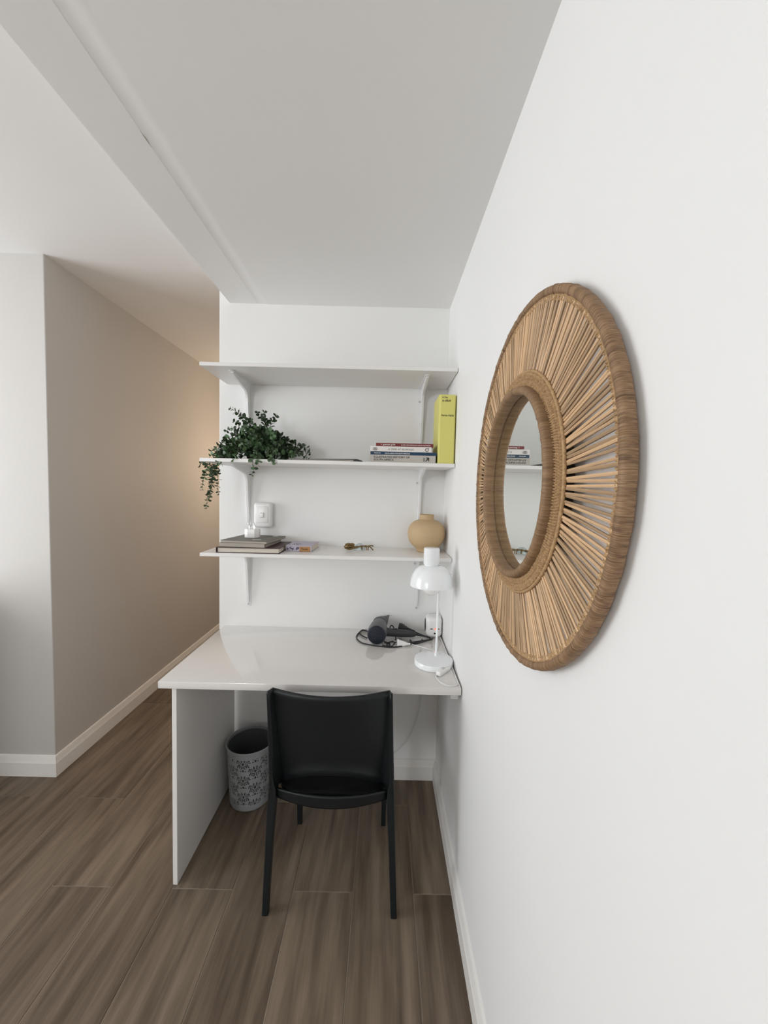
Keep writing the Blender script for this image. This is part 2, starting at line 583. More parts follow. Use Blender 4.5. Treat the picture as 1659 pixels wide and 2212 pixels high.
for nm, box_, ax in (('window_1', W1, 'x'), ('added_rear_window', W2_, 'y')):  # the rear frame is added around the fill light
    a0, a1, z0, z1 = box_
    fr = MB()
    t = 0.05
    mid = (a0 + a1) / 2
    for (p0, p1, q0, q1) in ((a0, a1, z0, z0 + t), (a0, a1, z1 - t, z1), (a0, a0 + t, z0, z1), (a1 - t, a1, z0, z1), (mid - t / 2, mid + t / 2, z0, z1)):
        if ax == 'x':
            fr.box(XOUT - 0.09, XOUT - 0.04, p0, p1, q0, q1)
        else:
            fr.box(p0, p1, YREAR - 0.09, YREAR - 0.06, q0, q1)
    struct(nm, fr, 'window_frame')

struct('added_shade_block', MB().box(-2.16, -2.02, 1.0, YC + 0.01, 0, 0.95, bev=0.004), 'wall_dimmed')  # unseen block added to shade the lower left wall face

# ceilings: the dropped one over the desk with its edge beam, and the higher hall ceiling
X1, X2 = -0.6256, -0.5837
STEP = 0.0026
struct('trim_1', MB().box(XB, X1, YREAR, D, ZC, ZH + 0.02), 'ceiling')
cl = MB()
prof = [(X1, ZC - 0.0001), (X1 + 0.0005, ZC - 0.0007), (X1 + 0.002, ZC - 0.0004), (X1 + 0.004, ZC), (X2 - 0.018, ZC), (X2 - 0.007, ZC - STEP * 0.25), (X2 + 0.003, ZC - STEP * 0.8), (X2 + 0.014, ZC - STEP), (XR + 0.1, ZC - STEP), (XR + 0.1, ZC + 0.25), (X1, ZC + 0.25)]
cl.prism(prof, YREAR, D + 0.02, 'y')
ce = struct('ceiling', cl, 'ceiling', smooth=20)
q0, q1 = atz(305, 281, ZC), atz(331, 318, ZC)
obj('crack', MB().tube([(X1, q1.y, ZC - 0.0002), (X1 + 0.001, (q0.y + q1.y) / 2, ZC - 0.0006), (X1, q0.y, ZC - 0.0002)], [0.0003, 0.0011, 0.0003], 6), 'grout', ce)
ch = MB().box(XOUT - 0.1, XB + 0.002, YREAR - 0.1, YFAR + 0.1, ZH, ZH + 0.1)
ch.box(XB + 0.002, XR + 0.1, D + 0.02, YFAR + 0.1, ZH, ZH + 0.1)
struct('ceiling', ch, 'ceiling')


def skirting(path, h=0.104, t=0.015):
    """moulded board along a polyline on the floor; board grows to the left of the path"""
    prof = [(0, 0), (t, 0), (t, h * 0.66), (t * 0.86, h * 0.70), (t * 0.72, h * 0.86), (t * 0.45, h * 0.97), (0, h)]
    mb = MB()
    pts = [V(p) for p in path]
    loops = []
    for i, p in enumerate(pts):
        ds = []
        if i > 0: ds.append((pts[i] - pts[i - 1]).normalized())
        if i < len(pts) - 1: ds.append((pts[i + 1] - pts[i]).normalized())
        n = V((0, 0))
        for d in ds: n = n + V((-d.y, d.x))
        n = n / len(ds)
        n = n / n.length_squared if n.length_squared > 0 else n
        loops.append([(p.x + n.x * a, p.y + n.y * a, b) for a, b in prof])
    return mb.loft(loops)


struct('baseboard_right', skirting([(XR, YREAR), (XR, D - 0.015)]), 'skirting', smooth=25)
struct('baseboard_back', skirting([(XR, D), (XL, D)]), 'skirting', smooth=25)
struct('baseboard_left', skirting([(XC, YFAR), (XC, YC), (XOUT, YC)][::-1][::-1]), 'skirting', smooth=25)

# warm lamp further down the hall
HX, HY = -0.85, 3.7
pl = bpy.data.lights.new('hall_lamp_light', 'POINT')
pl.energy = 19
pl.color = (1.0, 0.77, 0.56)
pl.shadow_soft_size = 0.2
plo = bpy.data.objects.new('hall_lamp_light', pl)
COL.objects.link(plo)
plo.location = (HX, HY, 1.70)

# ------------------------------------------------------------------ shelves and brackets
XS0, YS, TH = -0.7683, 1.6163, 0.0152
SHELF_Z = [1.9685, 1.5781, 1.1816]
SN = ['top', 'middle', 'bottom']
SLAB = ['white wall shelf board, the empty topmost one', 'white wall shelf board carrying the trailing plant and upright yellow book', 'white wall shelf board carrying the round vase and albums']
for z, n, lb in zip(SHELF_Z, SN, SLAB):
    s = obj('wall_shelf', MB().box(XS0, XR - 0.003, YS, D - 0.001, z - TH, z, bev=0.0012, seg=1), 'laminate', loc=(XS0, D, z))
    tag(s, lb, 'shelf', 'wall shelves over the desk')


def bracket(x, ztop, label):
    t = thing('shelf_bracket', label, 'bracket', (x, D, ztop), 'white shelf brackets')
    LV, LH = 0.295, 0.235
    # flat flange on the wall and under the shelf, narrowing to rounded ends
    def flange(length, w0, w1):
        pts = [(-w0 / 2, 0), (w0 / 2, 0)]
        pts += [(w1 / 2 * math.cos(a), -length + w1 / 2 + w1 / 2 * math.sin(a)) for a in [-math.pi * k / 6 for k in range(7)]]
        return pts
    fv = flange(LV, 0.042, 0.024)
    obj('wall_flange', MB().prism([(x + a, ztop + b) for a, b in fv], D - 0.0028, D - 0.0002, 'y'), 'white_metal', t)
    fh = flange(LH, 0.042, 0.024)
    obj('shelf_flange', MB().prism([(x + a, D + b) for a, b in fh], ztop - 0.0028, ztop - 0.0002, 'z'), 'white_metal', t)
    # pressed rib: deep in the inner corner, fading towards both ends
    DC, DE = 0.034, 0.010        # depth of the rib beside the corner and at its ends
    wl = [(LV - 0.020, 0.004), (LV - 0.034, DE)] + [(LV - 0.034 - (LV - 0.034 - 0.075) * k / 8, DE + (DC - DE) * k / 8) for k in range(1, 9)]
    loops = []
    hw, bw = 0.0048, 0.0062
    for dz, dd in wl:
        loops.append(((D - 0.002, ztop - dz), (D - 0.0028 - dd, ztop - dz)))
    for k in range(1, 7):         # rounded inner corner
        a = math.pi / 2 * k / 7
        px_ = D - 0.0028 - 0.075 + (0.075 - DC) * math.cos(a)
        pz_ = ztop - 0.0028 - 0.075 + (0.075 - DC) * math.sin(a)
        loops.append(((D - 0.002, ztop - 0.002), (px_, pz_)))
    hlf = [(LH - 0.020, 0.004), (LH - 0.034, DE)] + [(LH - 0.034 - (LH - 0.034 - 0.075) * k / 8, DE + (DC - DE) * k / 8) for k in range(1, 9)]
    for dy, dd in hlf[::-1]:
        loops.append(((D - dy, ztop - 0.002), (D - dy, ztop - 0.0028 - dd)))
    loops = [[(x - bw, bk_[0], bk_[1]), (x - hw, fr_[0], fr_[1]), (x + hw, fr_[0], fr_[1]), (x + bw, bk_[0], bk_[1])] for bk_, fr_ in loops]
    obj('rib', MB().loft(loops), 'white_metal', t, 35)
    for dz in (0.062, LV - 0.012):
        obj('screw', MB().lathe([(0, 0.004), (0.003, 0.0035), (0.0046, 0.0015), (0.0046, 0)], seg=12,
            m=Matrix.Translation((x - (0.0135 if dz < 0.1 else 0), D - 0.0028, ztop - dz)) @ Matrix.Rotation(math.pi / 2, 4, 'X')), 'screw', t, 40)
    return t


for z, n in zip(SHELF_Z, SN):
    bracket(-0.661, z - TH, 'white metal shelf bracket under the %s shelf, on the plant side' % n)
    bracket(0.173, z - TH, 'white metal shelf bracket under the %s shelf, beside the right wall' % n)

# ------------------------------------------------------------------ desk
dk = thing('desk', 'white desk with glossy top and one side panel', 'desk', (-0.25, 1.6, 0))
obj('desk_top', MB().box(XD0, XR - 0.0045, YD, D - 0.002, ZD - 0.026, ZD, bev=0.002, seg=2), 'desk_gloss', dk, 30)
obj('side_panel', MB().box(-0.7392, -0.7222, YD + 0.011, D - 0.018, 0.0005, ZD - 0.026, bev=0.001, seg=1), 'laminate', dk)
obj('support_cleat', MB().box(XR - 0.040, XR - 0.012, YD + 0.012, YD + 0.045, ZD - 0.047, ZD - 0.026, bev=0.003), 'plastic_grey', dk, 30)
obj('support_cleat', MB().box(XR - 0.022, XR - 0.001, YD + 0.05, D - 0.02, ZD - 0.052, ZD - 0.026), 'laminate', dk)

# ------------------------------------------------------------------ round woven mirror
MY, MZ = 0.785, 1.480


def mp(r, a, x):      # polar point on the mirror; x is the distance from the wall
    return (XR - x, MY + r * math.cos(a), MZ + r * math.sin(a))


mi = thing('round_mirror', 'round mirror in a sunburst frame of woven reeds on the right wall', 'mirror', (XR, MY, MZ - 0.35))


def wrapped_ring(R, xc, ax, ar, seg, sec, amp, turns, sharp=1.0, seed=0.0):
    rows = []
    for i in range(seg + 1):
        a = 2 * math.pi * (i % seg) / seg
        nv = noise.noise(V((math.cos(a) * 6 + seed, math.sin(a) * 6, 3.1)))
        rough = 0.35 + 0.65 * (0.5 + 0.5 * math.cos(2 * a))       # tighter windings at the sides
        w = abs(math.sin(turns * a * 0.5 + 9 * nv))
        h = amp * rough * (w ** 0.5 - 0.7) + amp * 0.9 * noise.noise(V((math.cos(a) * 17, math.sin(a) * 17, seed)))
        if noise.noise(V((math.cos(a) * 40, math.sin(a) * 40, seed + 5))) > 0.42:
            h += amp * 0.8
        row = []
        for k in range(sec):
            p = 2 * math.pi * k / sec
            cx, cr = math.cos(p), math.sin(p)
            cx = math.copysign(abs(cx) ** sharp, cx); cr = math.copysign(abs(cr) ** sharp, cr)
            row.append(mp(R + (ar + h) * cr, a, xc + (ax + h) * cx))
        rows.append(row)
    return MB().loft(rows, caps=False)


obj('outer_ring', wrapped_ring(0.3420, 0.0165, 0.0098, 0.0074, 2400, 14, 0.0010, 900, 0.75), 'raffia', mi, 60)
obj('inner_ring', wrapped_ring(0.1800, 0.0340, 0.0140, 0.0078, 1400, 12, 0.0006, 560, 0.7, 2.0), 'raffia_deep', mi, 60)


def braid(r0, r1, xc, th, n_ang, strands, wob, nr):
    rows = []
    for i in range(n_ang + 1):
        a = 2 * math.pi * (i % n_ang) / n_ang
        row = []
        for k in range(nr):
            q = k / (nr - 1)
            lane = q * strands
            li = int(min(lane, strands - 1e-6)); fr = lane - li
            sgn = 1 if li % 2 else -1
            w = abs(math.sin((a * wob + sgn * (fr - 0.5) * 1.5 + li * 1.3)))
            h = th * (1.25 * w ** 0.7 - 0.35) * (0.35 + 0.65 * math.sin(math.pi * (0.12 + 0.76 * fr)))
            if k in (0, nr - 1): h = -th * 0.6
            h += th * 0.35 * noise.noise(V((math.cos(a) * 45, math.sin(a) * 45, q * 9)))
            row.append(mp(r0 + (r1 - r0) * q, a, xc + h))
        rows.append(row)
    return MB().grid(rows)


obj('inner_braid', braid(0.1860, 0.2130, 0.0300, 0.0056, 2600, 4, 130, 17), 'braid', mi, 50)
obj('outer_braid', braid(0.3240, 0.3375, 0.0190, 0.0042, 3200, 2, 215, 9), 'braid', mi, 50)


def rope(R, xc, rr, n_ang, twists):
    rows = []
    for i in range(n_ang + 1):
        a = 2 * math.pi * (i % n_ang) / n_ang
        rows.append([mp(R + rr * (0.75 + 0.35 * abs(math.cos(p + a * twists / 2))) * math.cos(p), a, xc + rr * (0.75 + 0.35 * abs(math.cos(p + a * twists / 2))) * math.sin(p)) for p in [2 * math.pi * k / 8 for k in range(8)]])
    return MB().loft(rows, caps=False)


obj('edge_cord', rope(0.2140, 0.0295, 0.0030, 1200, 180), 'braid', mi, 60)
# reeds: one shared six-sided stick
stick = MB()
stick.loft([[(math.cos(k * math.pi / 3), math.sin(k * math.pi / 3), z) for k in range(6)] for z in (0, 1)])
stick_me = stick.mesh('reed', smooth=50)
stick_me.materials.append(MT['reed'])
NREED = 232
base = root_loc(mi)
for i in range(NREED):
    a = 2 * math.pi * (i + random.uniform(-0.22, 0.22)) / NREED
    pair = (1 if i % 2 else -1) * 0.10 * 2 * math.pi / NREED
    p0 = V(mp(0.2020, a + pair * 2.5, 0.0265 + random.uniform(-0.0012, 0.0012)))
    p1 = V(mp(0.3330, a - pair * 0.6 + random.uniform(-0.3, 0.3) * 2 * math.pi / NREED * 0.5, 0.0195 + random.uniform(-0.001, 0.001)))
    d = p1 - p0
    o = bpy.data.objects.new('reed', stick_me)
    COL.objects.link(o)
    o.parent = mi
    o.location = p0 - base
    o.rotation_euler = d.to_track_quat('Z', 'Y').to_euler()
    r = random.uniform(0.0022, 0.0029)
    o.scale = (r, r, d.length)
gl = MB().lathe([(0, 0.003), (0.1785, 0.003), (0.1785, 0), (0, 0)], seg=96, m=Matrix.Translation((XR - 0.0195, MY, MZ)) @ Matrix.Rotation(-math.pi / 2, 4, 'Y'))
obj('mirror_glass', gl, 'mirror', mi)
bk = MB().lathe([(0, 0.0145), (0.192, 0.0145), (0.192, 0.0), (0, 0.0)], seg=96, m=Matrix.Translation((XR - 0.004, MY, MZ)) @ Matrix.Rotation(-math.pi / 2, 4, 'Y'))
obj('backing_board', bk, 'backing', mi)

# ------------------------------------------------------------------ chair
CX = -0.156
ch = thing('chair', 'black plastic chair with concave back pushed under the white desk', 'chair', (CX, 1.45, 0))


def lerp(a, b, t): return a + (b - a) * t


def piece(tab, z):
    for (z0, v0), (z1, v1) in zip(tab, tab[1:]):
        if z <= z1:
            return lerp(v0, v1, (z - z0) / (z1 - z0))
    return tab[-1][1]


# outer rear edges of the posts, by height
XLT = [(0.0, -0.3845), (0.37, -0.3765), (0.44, -0.3715), (0.61, -0.3706), (0.79, -0.3705)]
XRT = [(0.0, 0.0775), (0.44, 0.0590), (0.61, 0.0511), (0.80, 0.0439)]
YRT = [(0.0, 1.246), (0.37, 1.272), (0.44, 1.275), (0.61, 1.260), (0.80, 1.233)]
ZTOP = 0.793
# back shell: panel with inward webs to the rear edges of the posts
rows = []
NZ, NS = 16, 18
for i in range(NZ + 1):
    t = i / NZ
    row = []
    for j in range(-3, NS + 4):
        s = min(max(-1 + 2 * j / NS, -1), 1)
        zb = 0.418 + 0.064 * (1 - abs(s) ** 2.2)
        zt = ZTOP - 0.012 * (1 - s * s)
        z = lerp(zb, zt, t)
        xl, xr, yr = piece(XLT, z), piece(XRT, z), piece(YRT, z)
        u = max(0.0, min(1.0, (z - 0.43) / 0.36))
        xi0, xi1 = lerp(-0.339, -0.356, u), lerp(0.013, 0.033, u)
        yp = lerp(1.338, 1.262, u ** 0.85)
        if j < 0:
            q = -j / 3
            x, y = lerp(xi0, xl + 0.004, q), lerp(yp, yr, q)
        elif j > NS:
            q = (j - NS) / 3
            x, y = lerp(xi1, xr - 0.004, q), lerp(yp, yr, q)
        else:
            x = lerp(xi0, xi1, (s + 1) / 2)
            y = yp - 0.030 * (1 - s * s)
            if t < 0.14:
                y -= 0.016 * (1 - t / 0.14) ** 1.3 * (1 - 0.25 * s * s)
        row.append((x, y, z))
    rows.append(row)
bs = obj('backrest', MB().grid(rows), 'chair', ch, 45)
md = bs.modifiers.new('thickness', 'SOLIDIFY'); md.thickness = 0.007; md.offset = 0

# rear posts running down into the back legs
for side, tab, sg in (('l', XLT, 1), ('r', XRT, -1)):
    loops = []
    for z in (0.0, 0.004, 0.10, 0.25, 0.36, 0.42, 0.46, 0.52, 0.60, 0.70, 0.78, 0.788):
        x, y = piece(tab, z), piece(YRT, z)
        w = piece([(0.0, 0.021), (0.30, 0.024), (0.40, 0.030), (0.47, 0.012), (0.80, 0.0065)], z)
        dpt = piece([(0.0, 0.024), (0.36, 0.034), (0.44, 0.045), (0.8, 0.022)], z)
        b = 0.0025
        xa, xb = x, x + sg * w
        lo, hi = min(xa, xb), max(xa, xb)
        loops.append([(lo + b, y, z), (hi - b, y, z), (hi, y + b, z), (hi, y + dpt - b, z), (hi - b, y + dpt, z), (lo + b, y + dpt, z), (lo, y + dpt - b, z), (lo, y + b, z)])
    obj('leg', MB().loft(loops), 'chair', ch, 30)
# front legs
for xc_, sg in ((-0.334, 1), (0.030, -1)):
    loops = []
    for z, w, y in ((0.0, 0.019, 1.622), (0.2, 0.022, 1.617), (0.40, 0.028, 1.612)):
        xx = xc_ - sg * 0.004 * (z / 0.4)
        h = w / 2
        loops.append([(xx - h, y - h, z), (xx + h, y - h, z), (xx + h, y + h, z), (xx - h, y + h, z)])
    obj('leg', MB().loft(loops), 'chair', ch)
# seat: dished slab with rounded outline
def outline(scale, z, n=48):
    pts = []
    for k in range(n):
        a = 2 * math.pi * k / n
        c, s_ = math.cos(a), math.sin(a)
        e = 0.45
        x = 0.205 * math.copysign(abs(c) ** e, c) * scale
        y = 0.192 * math.copysign(abs(s_) ** e, s_) * scale
        wy = 1 if y > 0 else 0.97
        pts.append((CX + x * wy, 1.462 + y, z))
    return pts


obj('seat', MB().loft([outline(0.86, 0.392), outline(0.97, 0.397), outline(1.0, 0.410), outline(0.995, 0.424), outline(0.95, 0.428), outline(0.80, 0.420), outline(0.4, 0.412), outline(0.05, 0.410)]), 'chair_seat_shaded', ch, 40)
# curved rear apron joining the posts under the back opening
rows = []
for i in range(7):
    t = i / 6
    row = []
    for j in range(25):
        s = -1 + 2 * j / 24
        x = lerp(-0.352, 0.034, (s + 1) / 2)
        ztp = 0.4225 - 0.004 * (1 - s * s)
        zbt = 0.388 - 0.016 * (1 - s * s)
        y = 1.292 - 0.030 * (1 - s * s) + 0.006 * (1 - t)
        row.append((x, y, lerp(zbt, ztp, t)))
    rows.append(row)
ap = obj('apron', MB().grid(rows), 'chair', ch, 50)
md = ap.modifiers.new('thickness', 'SOLIDIFY'); md.thickness = 0.008; md.offset = 0

# ------------------------------------------------------------------ waste bin with cut-out lace wall
BX, BY = -0.597, 1.757
wb_ = thing('waste_bin', 'grey openwork lace-patterned waste bin under the desk', 'bin', (BX, BY, 0))
R0, R1, BH = 0.092, 0.106, 0.282


def rb(z): return R0 + (R1 - R0) * (z / BH)


def lace(u, v):
    """True where the ornament is pierced; u around in repeats, v up in repeats"""
    for oy, ox in ((0.0, 0.0), (0.5, 0.5)):
        x = ((u + ox) % 1.0) - 0.5
        y = ((v + oy) % 1.0) - 0.5
        ax = abs(x)
        if (ax / 0.045) ** 2 + ((y + 0.33) / 0.075) ** 2 < 1: return True                # drop at the foot
        d = math.hypot(ax - 0.135, y + 0.13)
        an = math.atan2(y + 0.13, ax - 0.135)
        if 0.075 < d < 0.125 and not (-1.9 < an < -0.3): return True                     # scroll
        if d < 0.038: return True
        d = math.hypot(ax - 0.155, y - 0.12)
        an = math.atan2(y - 0.12, ax - 0.155)
        if 0.030 < d < 0.088 and math.sin(5 * an + 0.6) > -0.45: return True               # flower petals
        if 0.108 < d < 0.140 and math.sin(4 * an + 1.0) > 0.0: return True                 # leaves round the flower
        if abs(ax - 0.045 - 0.16 * (y - 0.18)) < 0.026 and 0.17 < y < 0.36: return True    # stem leaf
        if (ax / 0.030) ** 2 + ((y - 0.05) / 0.085) ** 2 < 1: return True
        d = math.hypot((ax - 0.27) * 1.2, y + 0.27)
        if d < 0.050: return True
        if math.hypot(ax - 0.10, y + 0.36) < 0.034: return True
    return False


mbw = MB()
NU, NV = 330, 130
zs0, zs1 = 0.030, BH - 0.030
for i in range(NU):
    for j in range(NV):
        uu = (i + 0.5) / NU * 6.0
        vv = (j + 0.5) / NV * 2.8
        if lace(uu, vv + 0.15 * 0):
            continue
        q = []
        for di, dj in ((0, 0), (1, 0), (1, 1), (0, 1)):
            a = 2 * math.pi * (i + di) / NU
            z = zs0 + (zs1 - zs0) * (j + dj) / NV
            q.append((BX + rb(z) * math.cos(a), BY + rb(z) * math.sin(a), z))
        n0 = len(mbw.v); mbw.v += q; mbw.f.append((n0, n0 + 1, n0 + 2, n0 + 3))
me_w = bpy.data.meshes.new('lace_wall')
me_w.from_pydata([tuple(V(p) - wb_.location) for p in mbw.v], [], mbw.f)
bm = bmesh.new(); bm.from_mesh(me_w)
bmesh.ops.remove_doubles(bm, verts=bm.verts[:], dist=0.00001)
bmesh.ops.recalc_face_normals(bm, faces=bm.faces[:])
bm.to_mesh(me_w); bm.free()
me_w.materials.append(MT['bin'])
lw = bpy.data.objects.new('lace_wall', me_w); COL.objects.link(lw); lw.parent = wb_
md = lw.modifiers.new('thickness', 'SOLIDIFY'); md.thickness = 0.0022; md.offset = -1
obj('lower_band', MB().lathe([(0, 0.0005), (R0 - 0.01, 0.0005), (R0 - 0.002, 0.004), (rb(0.01), 0.010), (rb(0.031), 0.031), (rb(0.031) - 0.003, 0.031), (R0 - 0.004, 0.008), (0, 0.006)], (BX, BY, 0), 64), 'bin', wb_, 40)
obj('rim', MB().lathe([(rb(0.252), 0.2515), (rb(0.275) + 0.0005, 0.274), (R1 + 0.004, 0.276), (R1 + 0.005, 0.281), (R1 + 0.002, 0.2845), (R1 - 0.002, 0.282), (rb(0.252) - 0.003, 0.2515)], (BX, BY, 0), 64, close=True), 'bin', wb_, 40)
obj('liner', MB().lathe([(0, 0.009), (R0 - 0.008, 0.009), (R1 - 0.0075, 0.272), (R1 - 0.0085, 0.272), (R0 - 0.009, 0.010), (0, 0.010)], (BX, BY, 0), 64), 'bin_inner', wb_, 40)

# ------------------------------------------------------------------ table lamp
LX, LY = 0.2135, 1.520
lp = thing('table_lamp', 'white table lamp with domed shade and round base on desk', 'lamp', (LX, LY, ZD))
obj('base', MB().lathe([(0, 0.0003), (0.0735, 0.0003), (0.0765, 0.003), (0.0770, 0.020), (0.0755, 0.0228), (0.073, 0.0236), (0, 0.0240)], (LX, LY, ZD), 72), 'lamp_white', lp, 40)
PX, PY = 0.2275, 1.551
obj('pole', MB().tube([(PX, PY, ZD + 0.022), (PX + 0.001, PY, 1.00), (PX + 0.003, PY, 1.171)], 0.0045, 14), 'lamp_white', lp, 40)
obj('collar', MB().lathe([(0, 0.012), (0.006, 0.012), (0.0068, 0.002), (0.0068, 0), (0, 0)], (PX, PY, ZD + 0.023), 20), 'lamp_white', lp, 40)
SX, SY = 0.1935, 1.500
sh = obj('shade', MB().lathe([(0.024, 0.1745), (0.034, 0.1735), (0.050, 0.168), (0.064, 0.157), (0.0745, 0.141), (0.081, 0.121), (0.0838, 0.103), (0.0845, 0.0945), (0.0832, 0.0940), (0.0800, 0.112), (0.073, 0.138), (0.062, 0.154), (0.049, 0.164), (0.034, 0.170), (0.024, 0.171)], (SX, SY, 1.0), 72, close=True), 'lamp_white', lp, 50)
obj('cap', MB().lathe([(0, 0.2425), (0.0275, 0.2425), (0.0305, 0.2400), (0.0308, 0.180), (0.029, 0.1775), (0.0265, 0.1770), (0.0265, 0.1715), (0, 0.1715)], (SX - 0.003, SY, 1.0), 48), 'lamp_white', lp, 40)
obj('arm', MB().tube([(SX, SY, 1.166), (PX + 0.003, PY, 1.166)], 0.004, 10), 'lamp_white', lp, 40)
obj('bulb', MB().lathe([(0, 0.0560), (0.014, 0.058), (0.027, 0.066), (0.0365, 0.081), (0.0375, 0.095), (0.028, 0.118), (0.016, 0.135), (0.013, 0.165), (0, 0.166)], (SX, SY, 1.0), 36), 'bulb', lp, 60)


def desk_pts(lst, r):
    return smooth_path([atz(px, py, ZD + r + (h[0] if h else 0)) for px, py, *h in lst], 7)


cr_ = 0.0024
c1 = desk_pts([(885, 1391), (897, 1394), (915, 1399), (938, 1406), (958, 1409), (970, 1415), (975, 1424), (979, 1434), (986, 1446), (992, 1458), (994, 1468), (989, 1478), (979, 1482), (966, 1481), (950, 1473), (942, 1462), (944, 1458)], cr_)
for p in c1:
    p.x = min(p.x, XR - 0.0095)
co = obj('cord', MB().tube(c1, cr_, 8), 'cord_white', lp, 60)
c2 = desk_pts([(970, 1441), (976, 1436), (977, 1428), (972, 1418)], cr_)
for p in c2:
    p.x = min(p.x, XR - 0.0095)
obj('cord', MB().tube(c2, cr_, 8), 'cord_white', lp, 60)
# inline switch
a_, b_ = atz(946, 1456, ZD + 0.011), atz(968, 1442, ZD + 0.011)
dirv = (b_ - a_).normalized()
ang = math.atan2(dirv.y, dirv.x)
Msw = Matrix.Translation((a_ + b_) / 2) @ Matrix.Rotation(ang, 4, 'Z')
L = (b_ - a_).length
sw = obj('cord_switch', MB().box(-L / 2, L / 2, -0.011, 0.011, -0.010, 0.009, Msw, 0.006, 3), 'plastic_white', lp, 50)
obj('rocker', MB().box(-0.008, 0.008, -0.0045, 0.0045, 0.008, 0.0115, Msw, 0.0012, 2), 'plastic_grey', sw, 50)
# flat plug lying on the desk
a_ = atz(858, 1390, ZD + 0.012); b_ = atz(886, 1391, ZD + 0.010)
dirv = b_ - a_
Mp = Matrix.Translation(a_) @ Matrix.Rotation(math.atan2(dirv.y, dirv.x), 4, 'Z')
L = dirv.length
loops = []
for t, w, h in ((0, 0.019, 0.0075), (0.10, 0.019, 0.0075), (0.16, 0.0165, 0.007), (0.55, 0.010, 0.0062), (0.80, 0.0055, 0.005), (1.0, 0.0045, 0.0045)):
    loops.append([Mp @ V((L * t, w * math.cos(q) if abs(math.cos(q)) > .3 else w * math.cos(q), h * math.sin(q))) for q in [2 * math.pi * k / 16 for k in range(16)]])
tilt = Matrix.Translation(a_) @ Matrix.Rotation(math.radians(70), 4, dirv.normalized()) @ Matrix.Translation(-a_)
pg = obj('plug', MB().loft(loops, m=tilt), 'plastic_white', lp, 40)
for w in (-0.0095, 0.0095):
    q0, q1 = Mp @ V((-0.0175, w, 0)), Mp @ V((0.001, w, 0))
    obj('pin', MB().tube([q0, q1], 0.0019, 8, m=tilt), 'chrome', pg, 40)

# ------------------------------------------------------------------ hair dryer
hd = thing('hair_dryer', 'grey hair dryer lying on the desk with its black cord', 'hair dryer', tuple(atz(830, 1390, ZD)))
BC = V((-0.0195, 1.700, ZD + 0.0435))     # centre of the rear cap
ax = V((0.10, 1.0, 0.05)).normalized()
side = ax.cross(V((0, 0, 1))).normalized(); upv = side.cross(ax)


def ring(c, rx, rz, n=28, tw=0.0):
    out = []
    for k in range(n):
        a = 2 * math.pi * k / n
        p, q = rx * math.cos(a - tw), rz * math.sin(a - tw)
        out.append(c + side * (p * math.cos(tw) - q * math.sin(tw)) + upv * (p * math.sin(tw) + q * math.cos(tw)))
    return out


obj('body', MB().loft([ring(BC + ax * t, rx, rz) for t, rx, rz in ((0.008, 0.0405, 0.0405), (0.014, 0.0425, 0.0425), (0.05, 0.0445, 0.0440), (0.09, 0.0405, 0.0400), (0.125, 0.0335, 0.0335), (0.14, 0.030, 0.030))]), 'dryer_grey', hd, 50)
rc = obj('rear_cap', MB().loft([ring(BC + ax * t, r, r) for t, r in ((-0.003, 0.030), (-0.002, 0.038), (0.002, 0.0415), (0.009, 0.0418))]), 'dryer_navy', hd, 40)
g = MB()
for r in (0.006, 0.013, 0.020, 0.027, 0.034):
    loop = []
    for k in range(33):
        a = 2 * math.pi * k / 32
        loop.append(BC - ax * 0.0035 + side * (r * math.cos(a)) + upv * (r * math.sin(a)))
    g.tube(loop, 0.0009, 5)
obj('grille', g, 'dryer_navy', rc, 60)
nz = obj('nozzle', MB().loft([ring(BC + ax * t + side * sh_ + upv * sh_ * 0.7, rx, rz, tw=math.radians(32)) for t, rx, rz, sh_ in ((0.128, 0.035, 0.035, 0), (0.14, 0.035, 0.035, 0), (0.152, 0.037, 0.029, 0.003), (0.172, 0.040, 0.014, 0.006), (0.182, 0.041, 0.009, 0.007))]), 'dryer_grey', hd, 50)
# handle to the right, resting on the desk
h0 = BC + ax * 0.052 + V((0.03, 0, -0.004)); h1 = V((0.165, 1.795, ZD + 0.017))
hdl = (h1 - h0)
hs = []
for t, r in ((0, 0.021), (0.1, 0.0195), (0.3, 0.0185), (0.6, 0.0175), (0.85, 0.0145), (0.97, 0.0105), (1.0, 0.006)):
    hs.append((h0 + hdl * t, r))
obj('handle', MB().tube([p for p, r in hs], [r for p, r in hs], 20), 'dryer_handle', hd, 50)
obj('cord_guard', MB().tube([h1 - hdl * 0.01, h1 + V((0.03, 0.002, -0.006)), h1 + V((0.055, -0.002, -0.010))], [0.0058, 0.0042, 0.0032], 10), 'black_plastic', hd, 50)
s0 = h0 + hdl * 0.32
obj('switch', MB().box(-0.012, 0.012, -0.004, 0.004, 0.0, 0.005, Matrix.Translation(s0 + V((0, -0.004, 0.0165))) @ Matrix.Rotation(math.atan2(hdl.y, hdl.x), 4, 'Z'), 0.0015, 2), 'black_plastic', hd, 40)
ck = 0.0029
cords = [
    [(936, 1379, 0.006), (925, 1382), (900, 1386), (880, 1388), (862, 1386), (846, 1386), (838, 1389), (836, 1394), (846, 1396), (852, 1390), (855, 1377, 0.012), (853, 1362, 0.030), (848, 1352, 0.044), (843, 1353, 0.042), (844, 1362, 0.030)],
    [(934, 1380), (915, 1386), (896, 1391), (880, 1392), (866, 1396), (846, 1398), (820, 1396), (800, 1393), (783, 1389), (773, 1382), (770, 1375), (776, 1366), (784, 1361), (794, 1364)],
    [(793, 1378), (781, 1372), (777, 1366), (783, 1361), (792, 1362)],
    [(830, 1386), (842, 1391), (838, 1396), (826, 1394)],
    [(912, 1381), (910, 1386), (895, 1389), (888, 1386), (886, 1382)],
]
